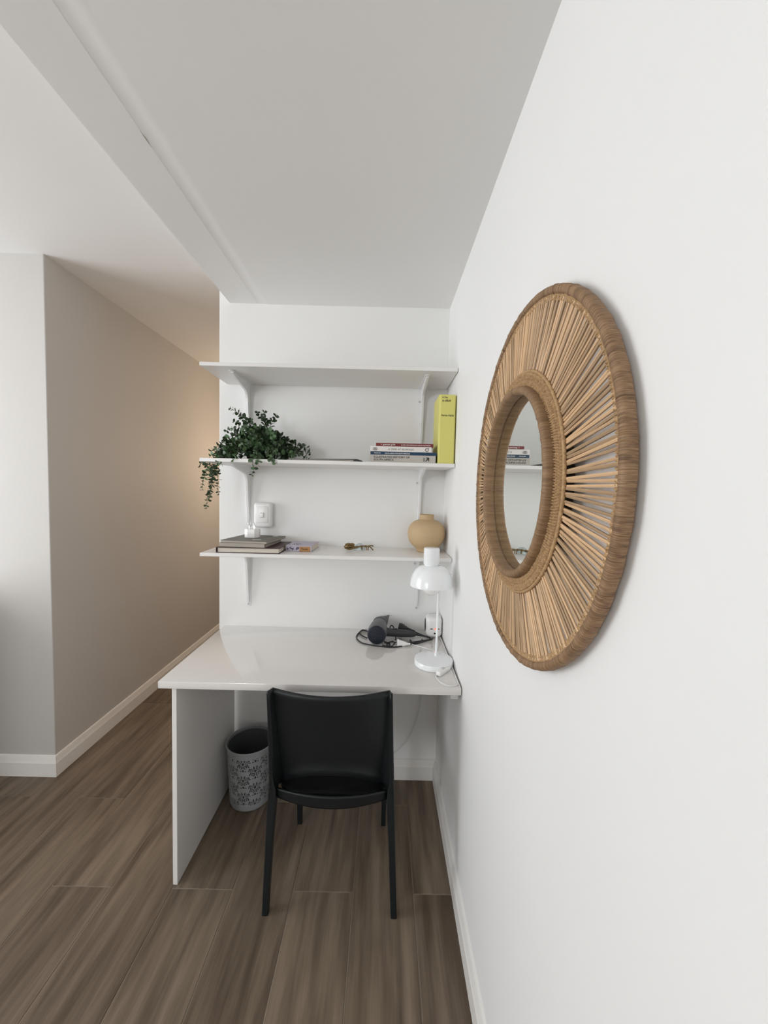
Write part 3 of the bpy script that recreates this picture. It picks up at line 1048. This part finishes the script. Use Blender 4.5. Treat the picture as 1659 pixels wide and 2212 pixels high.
for c in cords:
    obj('cord', MB().tube(desk_pts(c, ck), ck, 7), 'cord_black', hd, 60)
# moulded plug resting behind the handle
a_ = V((0.085, 1.850, ZD + 0.030)); b_ = V((0.165, 1.835, ZD + 0.014))
pb = obj('plug', MB().tube([a_, a_ + (b_ - a_) * 0.12, a_ + (b_ - a_) * 0.3, a_ + (b_ - a_) * 0.36, a_ + (b_ - a_) * 0.45, a_ + (b_ - a_) * 0.5, a_ + (b_ - a_) * 0.6, b_], [0.021, 0.0225, 0.020, 0.0155, 0.0155, 0.0115, 0.0105, 0.0055], 16), 'black_plastic', hd, 35)
obj('cord', MB().tube(smooth_path([b_, b_ + V((0.03, -0.02, -0.006)), b_ + V((0.06, -0.035, -0.0105)), atz(930, 1379, ZD + ck)], 6), ck, 7), 'cord_black', hd, 60)

# ------------------------------------------------------------------ power cube in the corner
QX0, QX1, QY0, QY1 = 0.2130, 0.2890, 1.795, 1.872
pc = thing('power_cube', 'white rounded power cube with sockets in the desk corner', 'power adapter', ((QX0 + QX1) / 2, (QY0 + QY1) / 2, ZD))
obj('body', MB().box(QX0, QX1, QY0, QY1, ZD + 0.0006, ZD + 0.098, None, 0.020, 5), 'plastic_white', pc, 60)
obj('socket_face', MB().lathe([(0, 0), (0.023, 0), (0.021, 0.0012), (0, 0.0012)], seg=36, m=Matrix.Translation((QX0 - 0.0006, (QY0 + QY1) / 2, ZD + 0.052)) @ Matrix.Scale(1.35, 4, (0, 0, 1)) @ Matrix.Rotation(-math.pi / 2, 4, 'Y')), 'black_plastic', pc, 40)
fy = QY0 - 0.0003
for dx in (-0.014, 0.017):
    obj('pin_slot', MB().box(0.252 + dx - 0.006, 0.252 + dx + 0.006, fy - 0.0004, fy + 0.003, ZD + 0.0425, ZD + 0.0465), 'black_plastic', pc)
obj('pin_slot', MB().prism([(0.254 + 0.0045 * math.cos(a), ZD + 0.0235 + 0.0045 * math.sin(a)) for a in [math.pi * k / 8 for k in range(9)]] + [(0.2495, ZD + 0.0195), (0.2585, ZD + 0.0195)], fy - 0.0004, fy + 0.003, 'y'), 'black_plastic', pc)
obj('indicator_light', MB().lathe([(0, 0.0015), (0.0035, 0.001), (0.004, 0), (0, 0)], seg=16, m=Matrix.Translation((0.2565, fy, ZD + 0.0445)) @ Matrix.Rotation(math.pi / 2, 4, 'X')), 'led_red', pc, 40)

# cable hanging under the desk
cb = obj('power_cable', MB().tube(smooth_path([(0.222, 1.886, ZD - 0.03), (0.217, 1.886, 0.60), (0.209, 1.886, 0.448), (0.196, 1.886, 0.341), (0.157, 1.886, 0.232), (0.085, 1.886, 0.146), (0.03, 1.884, 0.117), (-0.06, 1.882, 0.108)], 8), 0.0032, 8), 'cord_white', smooth=60, loc=(0.2, 1.886, 0.4))
tag(cb, 'pale power cable hanging in a curve below the desk', 'cable')
cb2 = obj('power_cable', MB().tube(smooth_path([(0.280, 1.80, ZD + 0.004), (0.2815, 1.72, ZD + 0.003), (0.282, 1.62, ZD + 0.003), (0.283, 1.50, ZD + 0.003), (0.2835, 1.40, ZD + 0.003), (0.284, YD + 0.004, ZD + 0.002)], 6), 0.0016, 7), 'cord_white', smooth=60, loc=(0.28, 1.6, ZD))
tag(cb2, 'thin pale cable along the desk edge beside right wall', 'cable')

# ------------------------------------------------------------------ vase
VX, VY, VZ = 0.2005, 1.800, SHELF_Z[2]
va = obj('vase', MB().lathe([(0, 0.0004), (0.040, 0.0004), (0.043, 0.002), (0.0445, 0.012), (0.052, 0.019), (0.066, 0.030), (0.0775, 0.045), (0.0845, 0.062), (0.0870, 0.080), (0.0858, 0.098), (0.0800, 0.116), (0.070, 0.131), (0.055, 0.142), (0.0385, 0.148), (0.0335, 0.150), (0.0328, 0.154), (0.0328, 0.170), (0.0336, 0.1725), (0.0300, 0.1725), (0.0295, 0.150), (0.05, 0.138), (0.075, 0.11), (0.078, 0.06), (0.04, 0.012), (0, 0.010)], (VX, VY, VZ), 72), 'vase', smooth=50, loc=(VX, VY, VZ))
tag(va, 'round tan stoneware vase with short neck on bottom shelf', 'vase')

# ------------------------------------------------------------------ wall switch box
so = thing('wall_socket', 'white rounded isolator switch box on the back wall', 'switch', (-0.5845, D, 1.267))
obj('body', MB().box(-0.628, -0.541, D - 0.036, D - 0.0005, 1.266, 1.389, None, 0.014, 4), 'plastic_white', so, 60)
obj('face_plate', MB().box(-0.612, -0.557, D - 0.0385, D - 0.034, 1.290, 1.371, None, 0.002, 2), 'plastic_white', so, 50)
sr = obj('rocker', MB().box(-0.592, -0.577, D - 0.043, D - 0.037, 1.318, 1.338, None, 0.002, 2), 'plastic_white', so, 50)
obj('rocker_gap', MB().box(-0.594, -0.575, D - 0.0392, D - 0.0384, 1.315, 1.341), 'plastic_grey', so)

# ------------------------------------------------------------------ books
def bound_book(name, label, group, x0, x1, y0, y1, z0, z1, cover, pages='pages', ct=0.002, spine='front', rot=0.0, inset=0.004):
    """lying book; spine towards 'front' (camera) or 'back'"""
    c = ((x0 + x1) / 2, (y0 + y1) / 2, z0)
    m = rotz(c, rot)
    t = thing(name, label, 'book', c, group)
    obj('cover', MB().box(x0, x1, y0, y1, z0 + 0.0002, z0 + ct, m).box(x0, x1, y0, y1, z1 - ct, z1, m), cover, t)
    pf = inset if spine != 'front' else ct
    pb_ = inset if spine != 'back' else ct
    obj('page_block', MB().box(x0 + inset, x1 - inset, y0 + pf, y1 - pb_, z0 + ct, z1 - ct, m), pages, t)
    if spine == 'front':
        obj('spine', MB().box(x0, x1, y0 - 0.0006, y0 + ct, z0 + 0.0002, z1, m, 0.0006, 1), cover, t)
    elif spine == 'back':
        obj('spine', MB().box(x0, x1, y1 - ct, y1 + 0.0006, z0 + 0.0002, z1, m, 0.0006, 1), cover, t)
    return t


z2 = SHELF_Z[1]
FX = (1, 0, 0); FZ = (0, 0, 1)
BG = 'books stacked flat on the middle shelf'
zA = z2; zB = zA + 0.0315; zC_ = zB + 0.0130; zD_ = zC_ + 0.0225; zE = zD_ + 0.0135
b1 = bound_book('paperback_book', 'thick grey history book at bottom of the stack, side shadow painted black', BG, -0.0640, 0.2115, 1.630, 1.830, zA, zB, 'book_grey', 'ink_black', 0.0016, inset=0.003)  # black page block puts the shadow on the book's side into the colour
sy = 1.630 - 0.0008
lettering('title_lettering', 'ILLUSTRATED HISTORY OF', 'ink_black', b1, (-0.047, sy, zA + 0.0182), FX, FZ, 0.150, 0.0082)
lettering('title_lettering', 'SOUTH AFRICA', 'ink_black', b1, (-0.047, sy, zA + 0.0068), FX, FZ, 0.084, 0.0082)
em = MB()
ex, ez = 0.168, zA + 0.0072
em.prism([(ex, ez), (ex + 0.004, ez), (ex + 0.0125, ez + 0.009), (ex + 0.0125, ez + 0.001), (ex + 0.0165, ez + 0.001), (ex + 0.0165, ez + 0.0165), (ex + 0.003, ez + 0.0165), (ex + 0.003, ez + 0.013), (ex + 0.009, ez + 0.013)][::-1], sy - 0.0002, sy + 0.0004, 'y')
obj('emblem', em, 'ink_black', b1)
obj('emblem', MB().box(ex - 0.0085, ex - 0.0015, sy - 0.0001, sy + 0.0004, ez - 0.0005, ez + 0.0165), 'ink_grey', b1)
b2 = bound_book('paperback_book', 'thin navy blue book under the white one in the stack', BG, -0.0615, 0.2155, 1.632, 1.82, zB, zC_, 'book_blue', 'pages', 0.0014)
sy = 1.632 - 0.0008
lettering('title_lettering', 'MapStudio', 'ink_white', b2, (-0.046, sy, zB + 0.0038), FX, FZ, 0.028, 0.0058)
lettering('title_lettering', 'SOUTH AFRICA FOR SOUTH AFRICANS', 'ink_white', b2, (-0.001, sy, zB + 0.0038), FX, FZ, 0.104, 0.0050)
b3 = bound_book('paperback_book', 'white book with round ring logo, third up in the stack', BG, -0.0625, 0.1935, 1.631, 1.80, zC_, zD_, 'book_white', 'pages', 0.0016)
sy = 1.631 - 0.0008
lettering('title_lettering', 'A YEAR AT SILWOOD', 'ink_grey', b3, (0.012, sy, zC_ + 0.0070), FX, FZ, 0.108, 0.0072)
lg = MB()
cx_, cz_ = 0.1735, zC_ + 0.0105
lg.tube([(cx_ + 0.0062 * math.cos(a), sy, cz_ + 0.0062 * math.sin(a)) for a in [2 * math.pi * k / 28 for k in range(29)]], 0.0012, 6)
lg.tube([(cx_ + 0.0040, sy, cz_ + 0.0040), (cx_ + 0.0095, sy, cz_ + 0.0080)], 0.0011, 6)
obj('emblem', lg, 'ink_black', b3, 60)
lg = MB()
for ox in (-0.0045, 0.0, 0.0045):
    lg.tube([(-0.042 + ox + 0.0042 * math.cos(a), sy, cz_ + 0.0055 * math.sin(a)) for a in [2 * math.pi * k / 20 for k in range(21)]], 0.0007, 5)
lg.tube([(-0.051, sy, cz_ - 0.003), (-0.042, sy, cz_ + 0.002), (-0.034, sy, cz_ - 0.003)], 0.0008, 5)
obj('emblem', lg, 'ink_grey', b3, 60)
b4 = bound_book('paperback_book', 'dark red guide book on top of the stack', BG, -0.0390, 0.2005, 1.633, 1.79, zD_, zE, 'book_red', 'pages', 0.0014)
sy = 1.633 - 0.0008
lettering('title_lettering', 'the', 'ink_white', b4, (-0.019, sy, zD_ + 0.0064), FX, FZ, 0.005, 0.0036)
lettering('title_lettering', 'gourmet guide', 'ink_white', b4, (-0.010, sy, zD_ + 0.0026), FX, FZ, 0.052, 0.0076)
lettering('title_lettering', '100 GREAT AFRICAN RESTAURANTS GUIDE FOR YOUR PLEASURE', 'ink_white', b4, (0.066, sy, zD_ + 0.0044), FX, FZ, 0.122, 0.0042)

# upright yellow book
yb = thing('hardcover_book', 'thick yellow hardcover book standing upright by the wall', 'book', (0.253, 1.70, z2))
YX0, YX1, YY0, YY1, YZ = 0.2190, 0.2885, 1.6290, 1.795, z2 + 0.2845
obj('spine', MB().box(YX0 + 0.006, YX1 - 0.003, YY0, YY0 + 0.003, z2 + 0.0004, YZ, None, 0.001, 1), 'book_yellow', yb)
obj('cover', MB().box(YX0, YX0 + 0.004, YY0 + 0.004, YY1, z2 + 0.0004, YZ, None, 0.0008, 1), 'book_yellow', yb)
obj('cover', MB().box(YX1 - 0.004, YX1, YY0 + 0.004, YY1, z2 + 0.0004, YZ, None, 0.0008, 1), 'book_yellow', yb)
obj('hinge', MB().prism([(YX0, YY0 + 0.0042), (YX0 + 0.0062, YY0 + 0.0008), (YX0 + 0.0066, YY0 + 0.003), (YX0 + 0.0030, YY0 + 0.0060)], z2 + 0.0004, YZ, 'z'), 'book_yellow', yb)
obj('page_block', MB().box(YX0 + 0.004, YX1 - 0.004, YY0 + 0.003, YY1 - 0.006, z2 + 0.004, YZ - 0.005), 'pages', yb)
sy = YY0 - 0.0003
lettering('title_lettering', 'A Day', 'ink_black', yb, (YX0 + 0.012, sy, YZ - 0.0165), FX, FZ, 0.024, 0.0085)
lettering('title_lettering', 'at elBulli', 'ink_black', yb, (YX0 + 0.012, sy, YZ - 0.0285), FX, FZ, 0.036, 0.0085)
lettering('author_lettering', 'Ferran Adri\u00e0', 'ink_black', yb, (YX0 + 0.0105, sy, YZ - 0.089), FX, FZ, 0.051, 0.0085)

# thin dark booklet lying flat between plant and books
bl = thing('booklet', 'thin black booklet lying flat between the plant and books', 'booklet', (-0.24, 1.70, z2))
mbk = rotz((-0.24, 1.70, z2), math.radians(-4))
obj('cover', MB().prism([(-0.385, z2 + 0.0004), (-0.098, z2 + 0.0004), (-0.098, z2 + 0.0014), (-0.385, z2 + 0.0014)], 1.625, 1.81, 'y', mbk), 'booklet', bl)
obj('page_block', MB().prism([(-0.385, z2 + 0.0014), (-0.128, z2 + 0.0014), (-0.122, z2 + 0.0068), (-0.385, z2 + 0.0040)], 1.626, 1.808, 'y', mbk), 'pages_grey', bl)
obj('cover', MB().prism([(-0.385, z2 + 0.0042), (-0.122, z2 + 0.0072), (-0.122, z2 + 0.0014), (-0.090, z2 + 0.0006), (-0.092, z2 + 0.0045), (-0.108, z2 + 0.0092), (-0.122, z2 + 0.0096), (-0.385, z2 + 0.0052)], 1.624, 1.81, 'y', mbk), 'booklet', bl)

# albums on the bottom shelf
z3 = SHELF_Z[2]
AG = 'albums piled on the bottom shelf'
a1 = bound_book('album', 'dark red hardcover album with cream pages, lowest of the pile', AG, -0.7050, -0.4370, 1.6280, 1.845, z3, z3 + 0.0235, 'dark_cover', 'pages', 0.0026, spine='none', rot=0.0, inset=0.005)
obj('spine', MB().box(-0.7062, -0.7030, 1.628, 1.845, z3 + 0.0003, z3 + 0.0235, None, 0.001, 1), 'dark_cover', a1)
a2 = bound_book('album', 'grey paperback album lying between magazine and red album', AG, -0.6960, -0.4940, 1.642, 1.862, z3 + 0.0237, z3 + 0.0390, 'book_grey', 'pages_grey', 0.0012, spine='none', rot=math.radians(-4), inset=0.003)
a3 = bound_book('magazine', 'glossy grey-brown magazine on top of the album pile', AG, -0.6900, -0.4800, 1.650, 1.870, z3 + 0.0392, z3 + 0.0490, 'magazine', 'pages_grey', 0.0010, spine='none', rot=math.radians(-7), inset=0.002)
pt = atz(562, 1166, z3 + 0.0493)
obj('title_strip', MB().box(-0.020, 0.020, -0.007, 0.007, 0.0002, 0.0005, Matrix.Translation((pt.x - 0.015, pt.y, z3 + 0.0490)) @ Matrix.Rotation(math.radians(-7), 4, 'Z')), 'ink_white', a3)
for (ppx, ppy, w) in ((545, 1159, 0.016), (598, 1157, 0.012)):
    q = atz(ppx, ppy, z3 + 0.0493)
    obj('title_strip', MB().box(-w, w, -0.012, 0.012, 0.0002, 0.0005, Matrix.Translation((q.x, min(q.y, 1.84), z3 + 0.0490)) @ Matrix.Rotation(math.radians(-7), 4, 'Z')), 'ink_white' if w > 0.015 else 'book_white', a3)

# white plug adapter, pins up, on the magazine
AX, AY, AZ = -0.601, 1.775, z3 + 0.0495
adp = thing('plug_adapter', 'white three-pin plug adapter standing pins up on the magazine', 'plug adapter', (AX, AY, AZ))
hexa = [(-0.031, -0.014), (-0.016, -0.022), (0.016, -0.022), (0.033, -0.010), (0.033, 0.012), (0.016, 0.022), (-0.016, 0.022), (-0.031, 0.014)]
obj('body', MB().loft([[(AX + x * k, AY + y * k, AZ + z) for x, y in hexa] for z, k in ((0.0, 0.95), (0.003, 1.0), (0.036, 1.0), (0.040, 0.94))]), 'plastic_white', adp, 25)
for dx, dy, h in ((-0.010, -0.008, 0.018), (0.004, 0.008, 0.026), (0.014, -0.008, 0.018)):
    obj('pin', MB().tube([(AX + dx, AY + dy, AZ + 0.038), (AX + dx, AY + dy, AZ + 0.038 + h), (AX + dx, AY + dy, AZ + 0.041 + h)], [0.0034, 0.0034, 0.0018], 12), 'chrome', adp, 40)

# lavender box book with printed sprigs
LVX0, LVX1, LVY0, LVY1 = -0.4270, -0.3120, 1.705, 1.855
lv = thing('small_book', 'small lavender book with dark sprigs and orange spine label', 'book', (-0.37, 1.77, z3))
mlv = rotz((-0.37, 1.77, z3), math.radians(-3))
obj('cover', MB().box(LVX0, LVX1, LVY0, LVY1, z3 + 0.0004, z3 + 0.0022, mlv).box(LVX0, LVX1, LVY0, LVY1, z3 + 0.0240, z3 + 0.0262, mlv).box(LVX0, LVX1, LVY0 - 0.0005, LVY0 + 0.0022, z3 + 0.0004, z3 + 0.0262, mlv, 0.0008, 1), 'lavender', lv)
obj('page_block', MB().box(LVX0 + 0.003, LVX1 - 0.003, LVY0 + 0.0022, LVY1 - 0.003, z3 + 0.0022, z3 + 0.0240, mlv), 'pages', lv)
obj('spine_label', MB().box(-0.3650, -0.3170, LVY0 - 0.0012, LVY0 - 0.0004, z3 + 0.0008, z3 + 0.0225, mlv), 'label_orange', lv)
lettering('title_lettering', 'House', 'ink_black', lv, mlv @ V((-0.358, LVY0 - 0.0013, z3 + 0.0085)), mlv.to_3x3() @ V(FX), FZ, 0.030, 0.0085)
rs = random.Random(3)
for k in range(20):
    top = k < 10
    w, h = rs.uniform(0.0035, 0.007), rs.uniform(0.0015, 0.0024)
    x = rs.uniform(LVX0 + 0.006, LVX0 + 0.058)
    a = rs.uniform(-1.2, 1.2)
    el = [(w * math.cos(t), h * math.sin(t)) for t in [2 * math.pi * i / 8 for i in range(8)]]
    el = [(p * math.cos(a) - q * math.sin(a), p * math.sin(a) + q * math.cos(a)) for p, q in el]
    if top:
        y = rs.uniform(LVY0 + 0.008, LVY0 + 0.07)
        obj('printed_sprig', MB().prism([(x + p, y + q * 1.8) for p, q in el], z3 + 0.0262, z3 + 0.0264, 'z', mlv), 'navy_ink', lv)
    else:
        z = rs.uniform(z3 + 0.006, z3 + 0.020)
        obj('printed_sprig', MB().prism([(x + p, z + q) for p, q in el], LVY0 - 0.0008, LVY0 - 0.0004, 'y', mlv), 'navy_ink', lv)

# brass creature-like branch ornament with a pale glass piece
br = thing('brass_ornament', 'small aged brass twig ornament with pale glass on bottom shelf', 'ornament', (-0.11, 1.775, z3))
OY = 1.775


def bp(px, py, y=OY): return at(px, py, y)


body = smooth_path([bp(744, 1183), bp(751, 1180), bp(760, 1181), bp(770, 1181.5), bp(782, 1180), bp(794, 1180), bp(800, 1181)], 5)
nb = len(body)
rads = [0.004 + 0.0065 * math.exp(-((i / nb - 0.16) / 0.16) ** 2) + 0.0012 * math.sin(i * 1.7) for i in range(nb)]
obj('trunk', MB().tube(body, rads, 10), 'brass', br, 60)
for pts, r in (([(746, 1177), (752, 1175), (759, 1176), (764, 1178)], 0.0045), ([(748, 1185), (755, 1186), (764, 1184), (771, 1182)], 0.0042), ([(758, 1174.5), (763, 1175), (766, 1178)], 0.0034)):
    obj('knot', MB().tube(smooth_path([bp(a, b, OY - 0.006) for a, b in pts], 4), r, 8), 'brass', br, 60)
for pts, r in (([(780.5, 1180), (781.5, 1185), (781.8, 1190.3)], 0.0034), ([(790, 1181), (792, 1185), (792.2, 1190)], 0.0022), ([(793, 1179), (795.5, 1184), (795, 1190)], 0.0022), ([(798, 1180), (803, 1185), (806, 1189.5)], 0.0026), ([(796, 1180), (801, 1178.5), (805, 1179), (805.5, 1181)], 0.0024)):
    q = [bp(a, b) for a, b in pts]
    for p in q: p.z = max(p.z, z3 + r)
    obj('leg', MB().tube(smooth_path(q, 4), r, 8), 'brass', br, 60)
gc = bp(777, 1181, 1.80)
gc.z = z3 + 0.0005
obj('glass_piece', MB().lathe([(0, 0.030), (0.008, 0.029), (0.019, 0.022), (0.026, 0.010), (0.026, 0.0), (0, 0)], tuple(gc), 28), 'pale_glass', br, 50)

# ------------------------------------------------------------------ trailing plant
PLX, PLY = -0.572, 1.785
pt_ = thing('potted_plant', 'trailing green eucalyptus plant in dark pot on middle shelf', 'plant', (PLX, PLY, z2))
obj('pot', MB().lathe([(0, 0.0005), (0.045, 0.0005), (0.054, 0.008), (0.062, 0.035), (0.066, 0.066), (0.069, 0.070), (0.067, 0.074), (0.062, 0.070), (0.058, 0.035), (0.048, 0.012), (0, 0.010)], (PLX, PLY, z2), 40), 'pot', pt_, 50)
obj('soil', MB().lathe([(0, 0.066), (0.04, 0.064), (0.0605, 0.060), (0.0605, 0.054), (0, 0.054)], (PLX, PLY, z2), 32), 'soil', pt_, 60)
# leaf: rounded blade with a fold along its middle, unit length along +x
lo = [(0.0, 0.0, 0.0), (0.16, 0.17, 0.06), (0.42, 0.33, 0.11), (0.70, 0.29, 0.09), (0.92, 0.12, 0.02), (1.0, 0.0, -0.03), (0.92, -0.12, 0.02), (0.70, -0.29, 0.09), (0.42, -0.33, 0.11), (0.16, -0.17, 0.06), (0.16, 0, 0.0), (0.42, 0, 0.015), (0.70, 0, 0.01), (0.92, 0, -0.02)]
lf = [(0, 10, 1), (1, 10, 11, 2), (2, 11, 12, 3), (3, 12, 13, 4), (4, 13, 5), (0, 9, 10), (9, 8, 11, 10), (8, 7, 12, 11), (7, 6, 13, 12), (6, 5, 13)]
leaf_me = bpy.data.meshes.new('leaf')
leaf_me.from_pydata(lo, [], lf)
leaf_me.polygons.foreach_set('use_smooth', [True] * len(leaf_me.polygons))
leaf_me.materials.append(MT['leaf'])
leaf_v = [V(p) for p in lo]
rp = random.Random(11)
crown = V((PLX, PLY, z2 + 0.075))
stems = []


def S(*pts, ls=0.027, gap=0.0145, start=0.25):
    stems.append(([crown + V((rp.uniform(-0.03, 0.03), rp.uniform(-0.03, 0.03), rp.uniform(-0.01, 0.01)))] + [at(*p) for p in pts], ls, gap, start))


# sprays rising above the mound
S((545, 925, 1.76), (520, 897, 1.75), (496, 881, 1.74), start=0.2)
S((572, 915, 1.77), (569, 898, 1.77), (572, 887, 1.77), start=0.2)
S((575, 915, 1.74), (558, 899, 1.74), (556, 888, 1.74), start=0.2)
S((585, 918, 1.76), (592, 903, 1.76), (599, 894, 1.76), start=0.2)
S((548, 920, 1.72), (540, 908, 1.71), start=0.1)
S((535, 930, 1.75), (515, 915, 1.74), (503, 909, 1.74), start=0.1)
S((525, 935, 1.72), (500, 925, 1.70), (488, 932, 1.70), start=0.1)
# left flank running down to the shelf edge
S((520, 940, 1.73), (494, 945, 1.70), (480, 952, 1.68), start=0.1)
S((515, 945, 1.74), (485, 955, 1.72), (468, 965, 1.70), (455, 975, 1.70), start=0.1)
S((520, 950, 1.70), (490, 965, 1.68), (468, 978, 1.67), (452, 985, 1.66), start=0.1)
S((522, 955, 1.69), (500, 975, 1.66), (480, 985, 1.65), (470, 1000, 1.605), (478, 1002, 1.60), start=0.1)
S((530, 955, 1.67), (515, 970, 1.64), (508, 988, 1.62), (500, 996, 1.60), start=0.1)
# middle of the mound, towards the viewer
for (ax_, ay_, bx_, by_) in ((545, 940, 535, 962), (555, 935, 560, 965), (565, 945, 575, 975), (540, 950, 525, 980), (552, 955, 548, 988), (570, 950, 590, 980), (560, 925, 545, 930), (580, 940, 605, 960), (535, 925, 512, 945), (560, 950, 565, 990), (545, 930, 522, 955), (575, 930, 590, 945)):
    S((ax_, ay_, 1.70 + rp.uniform(-0.02, 0.02)), ((ax_ + bx_) / 2 + rp.uniform(-4, 4), (ay_ + by_) / 2, 1.66), (bx_, by_, 1.64), start=0.1, ls=0.028)
# right flank resting along the shelf
S((590, 940, 1.77), (615, 950, 1.78), (635, 960, 1.78), (655, 965, 1.78), (668, 968, 1.78), start=0.1, gap=0.011)
S((590, 950, 1.72), (612, 965, 1.72), (635, 975, 1.72), (655, 985, 1.72), (668, 990, 1.72), start=0.1, gap=0.011)
S((580, 945, 1.70), (600, 960, 1.68), (618, 975, 1.67), (640, 988, 1.66), start=0.1, gap=0.011)
S((590, 945, 1.74), (610, 955, 1.75), (630, 965, 1.75), (650, 978, 1.75), start=0.1, gap=0.011)
S((590, 938, 1.80), (608, 945, 1.81), (620, 952, 1.81), start=0.1)
S((580, 955, 1.69), (595, 975, 1.65), (605, 990, 1.64), start=0.1)
S((600, 960, 1.76), (630, 972, 1.78), (660, 975, 1.79), (670, 980, 1.79), start=0.1, gap=0.011)
# strands over the front edge
S((560, 960, 1.65), (548, 985, 1.615), (545, 1000, 1.595), (549, 1012, 1.592), (543, 1026, 1.592), start=0.3)
S((575, 965, 1.66), (582, 985, 1.62), (590, 998, 1.597), (600, 1003, 1.595), start=0.3)
S((560, 965, 1.65), (555, 985, 1.62), (560, 998, 1.597), (553, 1004, 1.595), start=0.3)
S((520, 960, 1.70), (485, 985, 1.66), (455, 994, 1.67), (436, 1000, 1.69), (430, 1008, 1.69), start=0.4)
# long strands hanging past the left end of the shelf
HG = []
for pts in ([(500, 965, 1.72), (470, 984, 1.72), (451, 996, 1.715), (446, 1015, 1.71), (440, 1035, 1.70), (437, 1050, 1.70), (436, 1060, 1.70)],
            [(505, 970, 1.75), (480, 986, 1.75), (462, 996, 1.745), (459, 1020, 1.74), (456, 1050, 1.73), (452, 1072, 1.72), (447, 1088, 1.72), (444, 1100, 1.72)],
            [(510, 968, 1.78), (485, 985, 1.78), (470, 997, 1.775), (469, 1015, 1.77), (471, 1035, 1.77), (470, 1055, 1.765), (472, 1068, 1.765)],
            [(505, 968, 1.70), (478, 985, 1.70), (461, 997, 1.70), (455, 1012, 1.70), (449, 1026, 1.70)],
            [(507, 970, 1.76), (482, 986, 1.76), (466, 998, 1.755), (463, 1015, 1.755), (459, 1040, 1.75), (455, 1060, 1.74), (451, 1080, 1.74)]):
    S(*pts, start=0.42, gap=0.0135, ls=0.024)

leaves = []     # (matrix, stem object)
pbase = root_loc(pt_)
for path, ls, gap, start in stems:
    sp = smooth_path(path, 8)
    so_ = obj('stem', MB().tube(sp, [0.0014 - 0.0008 * i / len(sp) for i in range(len(sp))], 5), 'stem', pt_, 60)
    tot = sum((b - a).length for a, b in zip(sp, sp[1:]))
    run, nxt, flip = 0.0, tot * start, 0
    for a, b in zip(sp, sp[1:]):
        seg_l = (b - a).length
        while nxt <= run + seg_l and seg_l > 1e-9:
            p = a + (b - a) * ((nxt - run) / seg_l)
            d = (b - a).normalized()
            fr = nxt / tot
            s = ls * (1.08 - 0.55 * fr ** 3) * rp.uniform(0.82, 1.12)
            o1 = d.orthogonal().normalized()
            base_a = flip * math.pi / 2 + rp.uniform(-0.4, 0.4)
            for w in (0, math.pi):
                o2 = Matrix.Rotation(base_a + w, 3, d) @ o1
                dr = (o2 * 0.85 + d * rp.uniform(0.2, 0.6) + V((0, -0.25, rp.uniform(-0.15, 0.15)))).normalized()
                nrm = (d - dr * d.dot(dr)).normalized()
                nrm = (Matrix.Rotation(rp.uniform(-1.1, 1.1), 3, dr) @ nrm)
                yv = nrm.cross(dr)
                m = Matrix.Identity(4)
                for i in range(3):
                    m[i][0], m[i][1], m[i][2] = dr[i] * s, yv[i] * s * 1.2, nrm[i] * s
                m.translation = p
                leaves.append((m, so_))
            flip ^= 1
            nxt += gap * rp.uniform(0.85, 1.15)
        run += seg_l
# leaves that would pass through shelf or wall are left off
keep = []
for m, so_ in leaves:
    tip = m @ V((1, 0, 0)); c = m.translation
    bad = False
    for q in (tip, c, m @ V((0.5, 0.3, 0.1)), m @ V((0.5, -0.3, 0.1))):
        if q.y > D - 0.004: bad = True
        if q.x > XS0 - 0.001 and YS - 0.001 < q.y and z2 - TH - 0.001 < q.z < z2 + 0.0005: bad = True
    if not bad:
        keep.append((m, so_))
rp.shuffle(keep)
keep.sort(key=lambda t: t[0].translation.y - 0.12 * rp.random())
for m, so_ in keep[:300]:
    o = bpy.data.objects.new('leaf', leaf_me)
    COL.objects.link(o)
    o.parent = so_
    mm = m.copy(); mm.translation = m.translation - pbase
    o.matrix_local = mm
rest = MB()
for m, so_ in keep[300:]:
    rest.add(leaf_v, lf, m)
for k in range(620):      # dense heart of the plant
    dx = rp.uniform(-1, 1)
    dx = dx * (0.175 if dx < 0 else 0.150)
    top_h = 0.155 * (1 - abs(dx) / 0.19)
    e = rp.uniform(0, math.pi / 2) * rp.choice((1, 1, 1, -1))
    dep = 0.020 + 0.075 * (1 - abs(dx) / 0.19)
    c = V((PLX - 0.005 + dx, PLY - 0.018 - dep * math.cos(e) * rp.uniform(0.75, 1), z2 + 0.012 + top_h * abs(math.sin(e)) * rp.uniform(0.7, 1)))
    if e < 0: c.y = PLY + (PLY - c.y) * 0.5
    if c.y > D - 0.03: continue
    q = Matrix.Translation(c) @ Matrix.Rotation(rp.uniform(0, 6.28), 4, 'Z') @ Matrix.Rotation(rp.uniform(-1.2, 1.2), 4, 'Y') @ Matrix.Rotation(rp.uniform(-1, 1), 4, 'X') @ Matrix.Scale(rp.uniform(0.020, 0.029), 4)
    rest.add(leaf_v, lf, q)
me = rest.mesh('leaf_mass', pbase, 179, fix=False)
me.materials.append(MT['leaf'])
o = bpy.data.objects.new('leaf_mass', me); COL.objects.link(o); o.parent = pt_; o['kind'] = 'stuff'
print('leaves', len(keep), 'stems', len(stems))
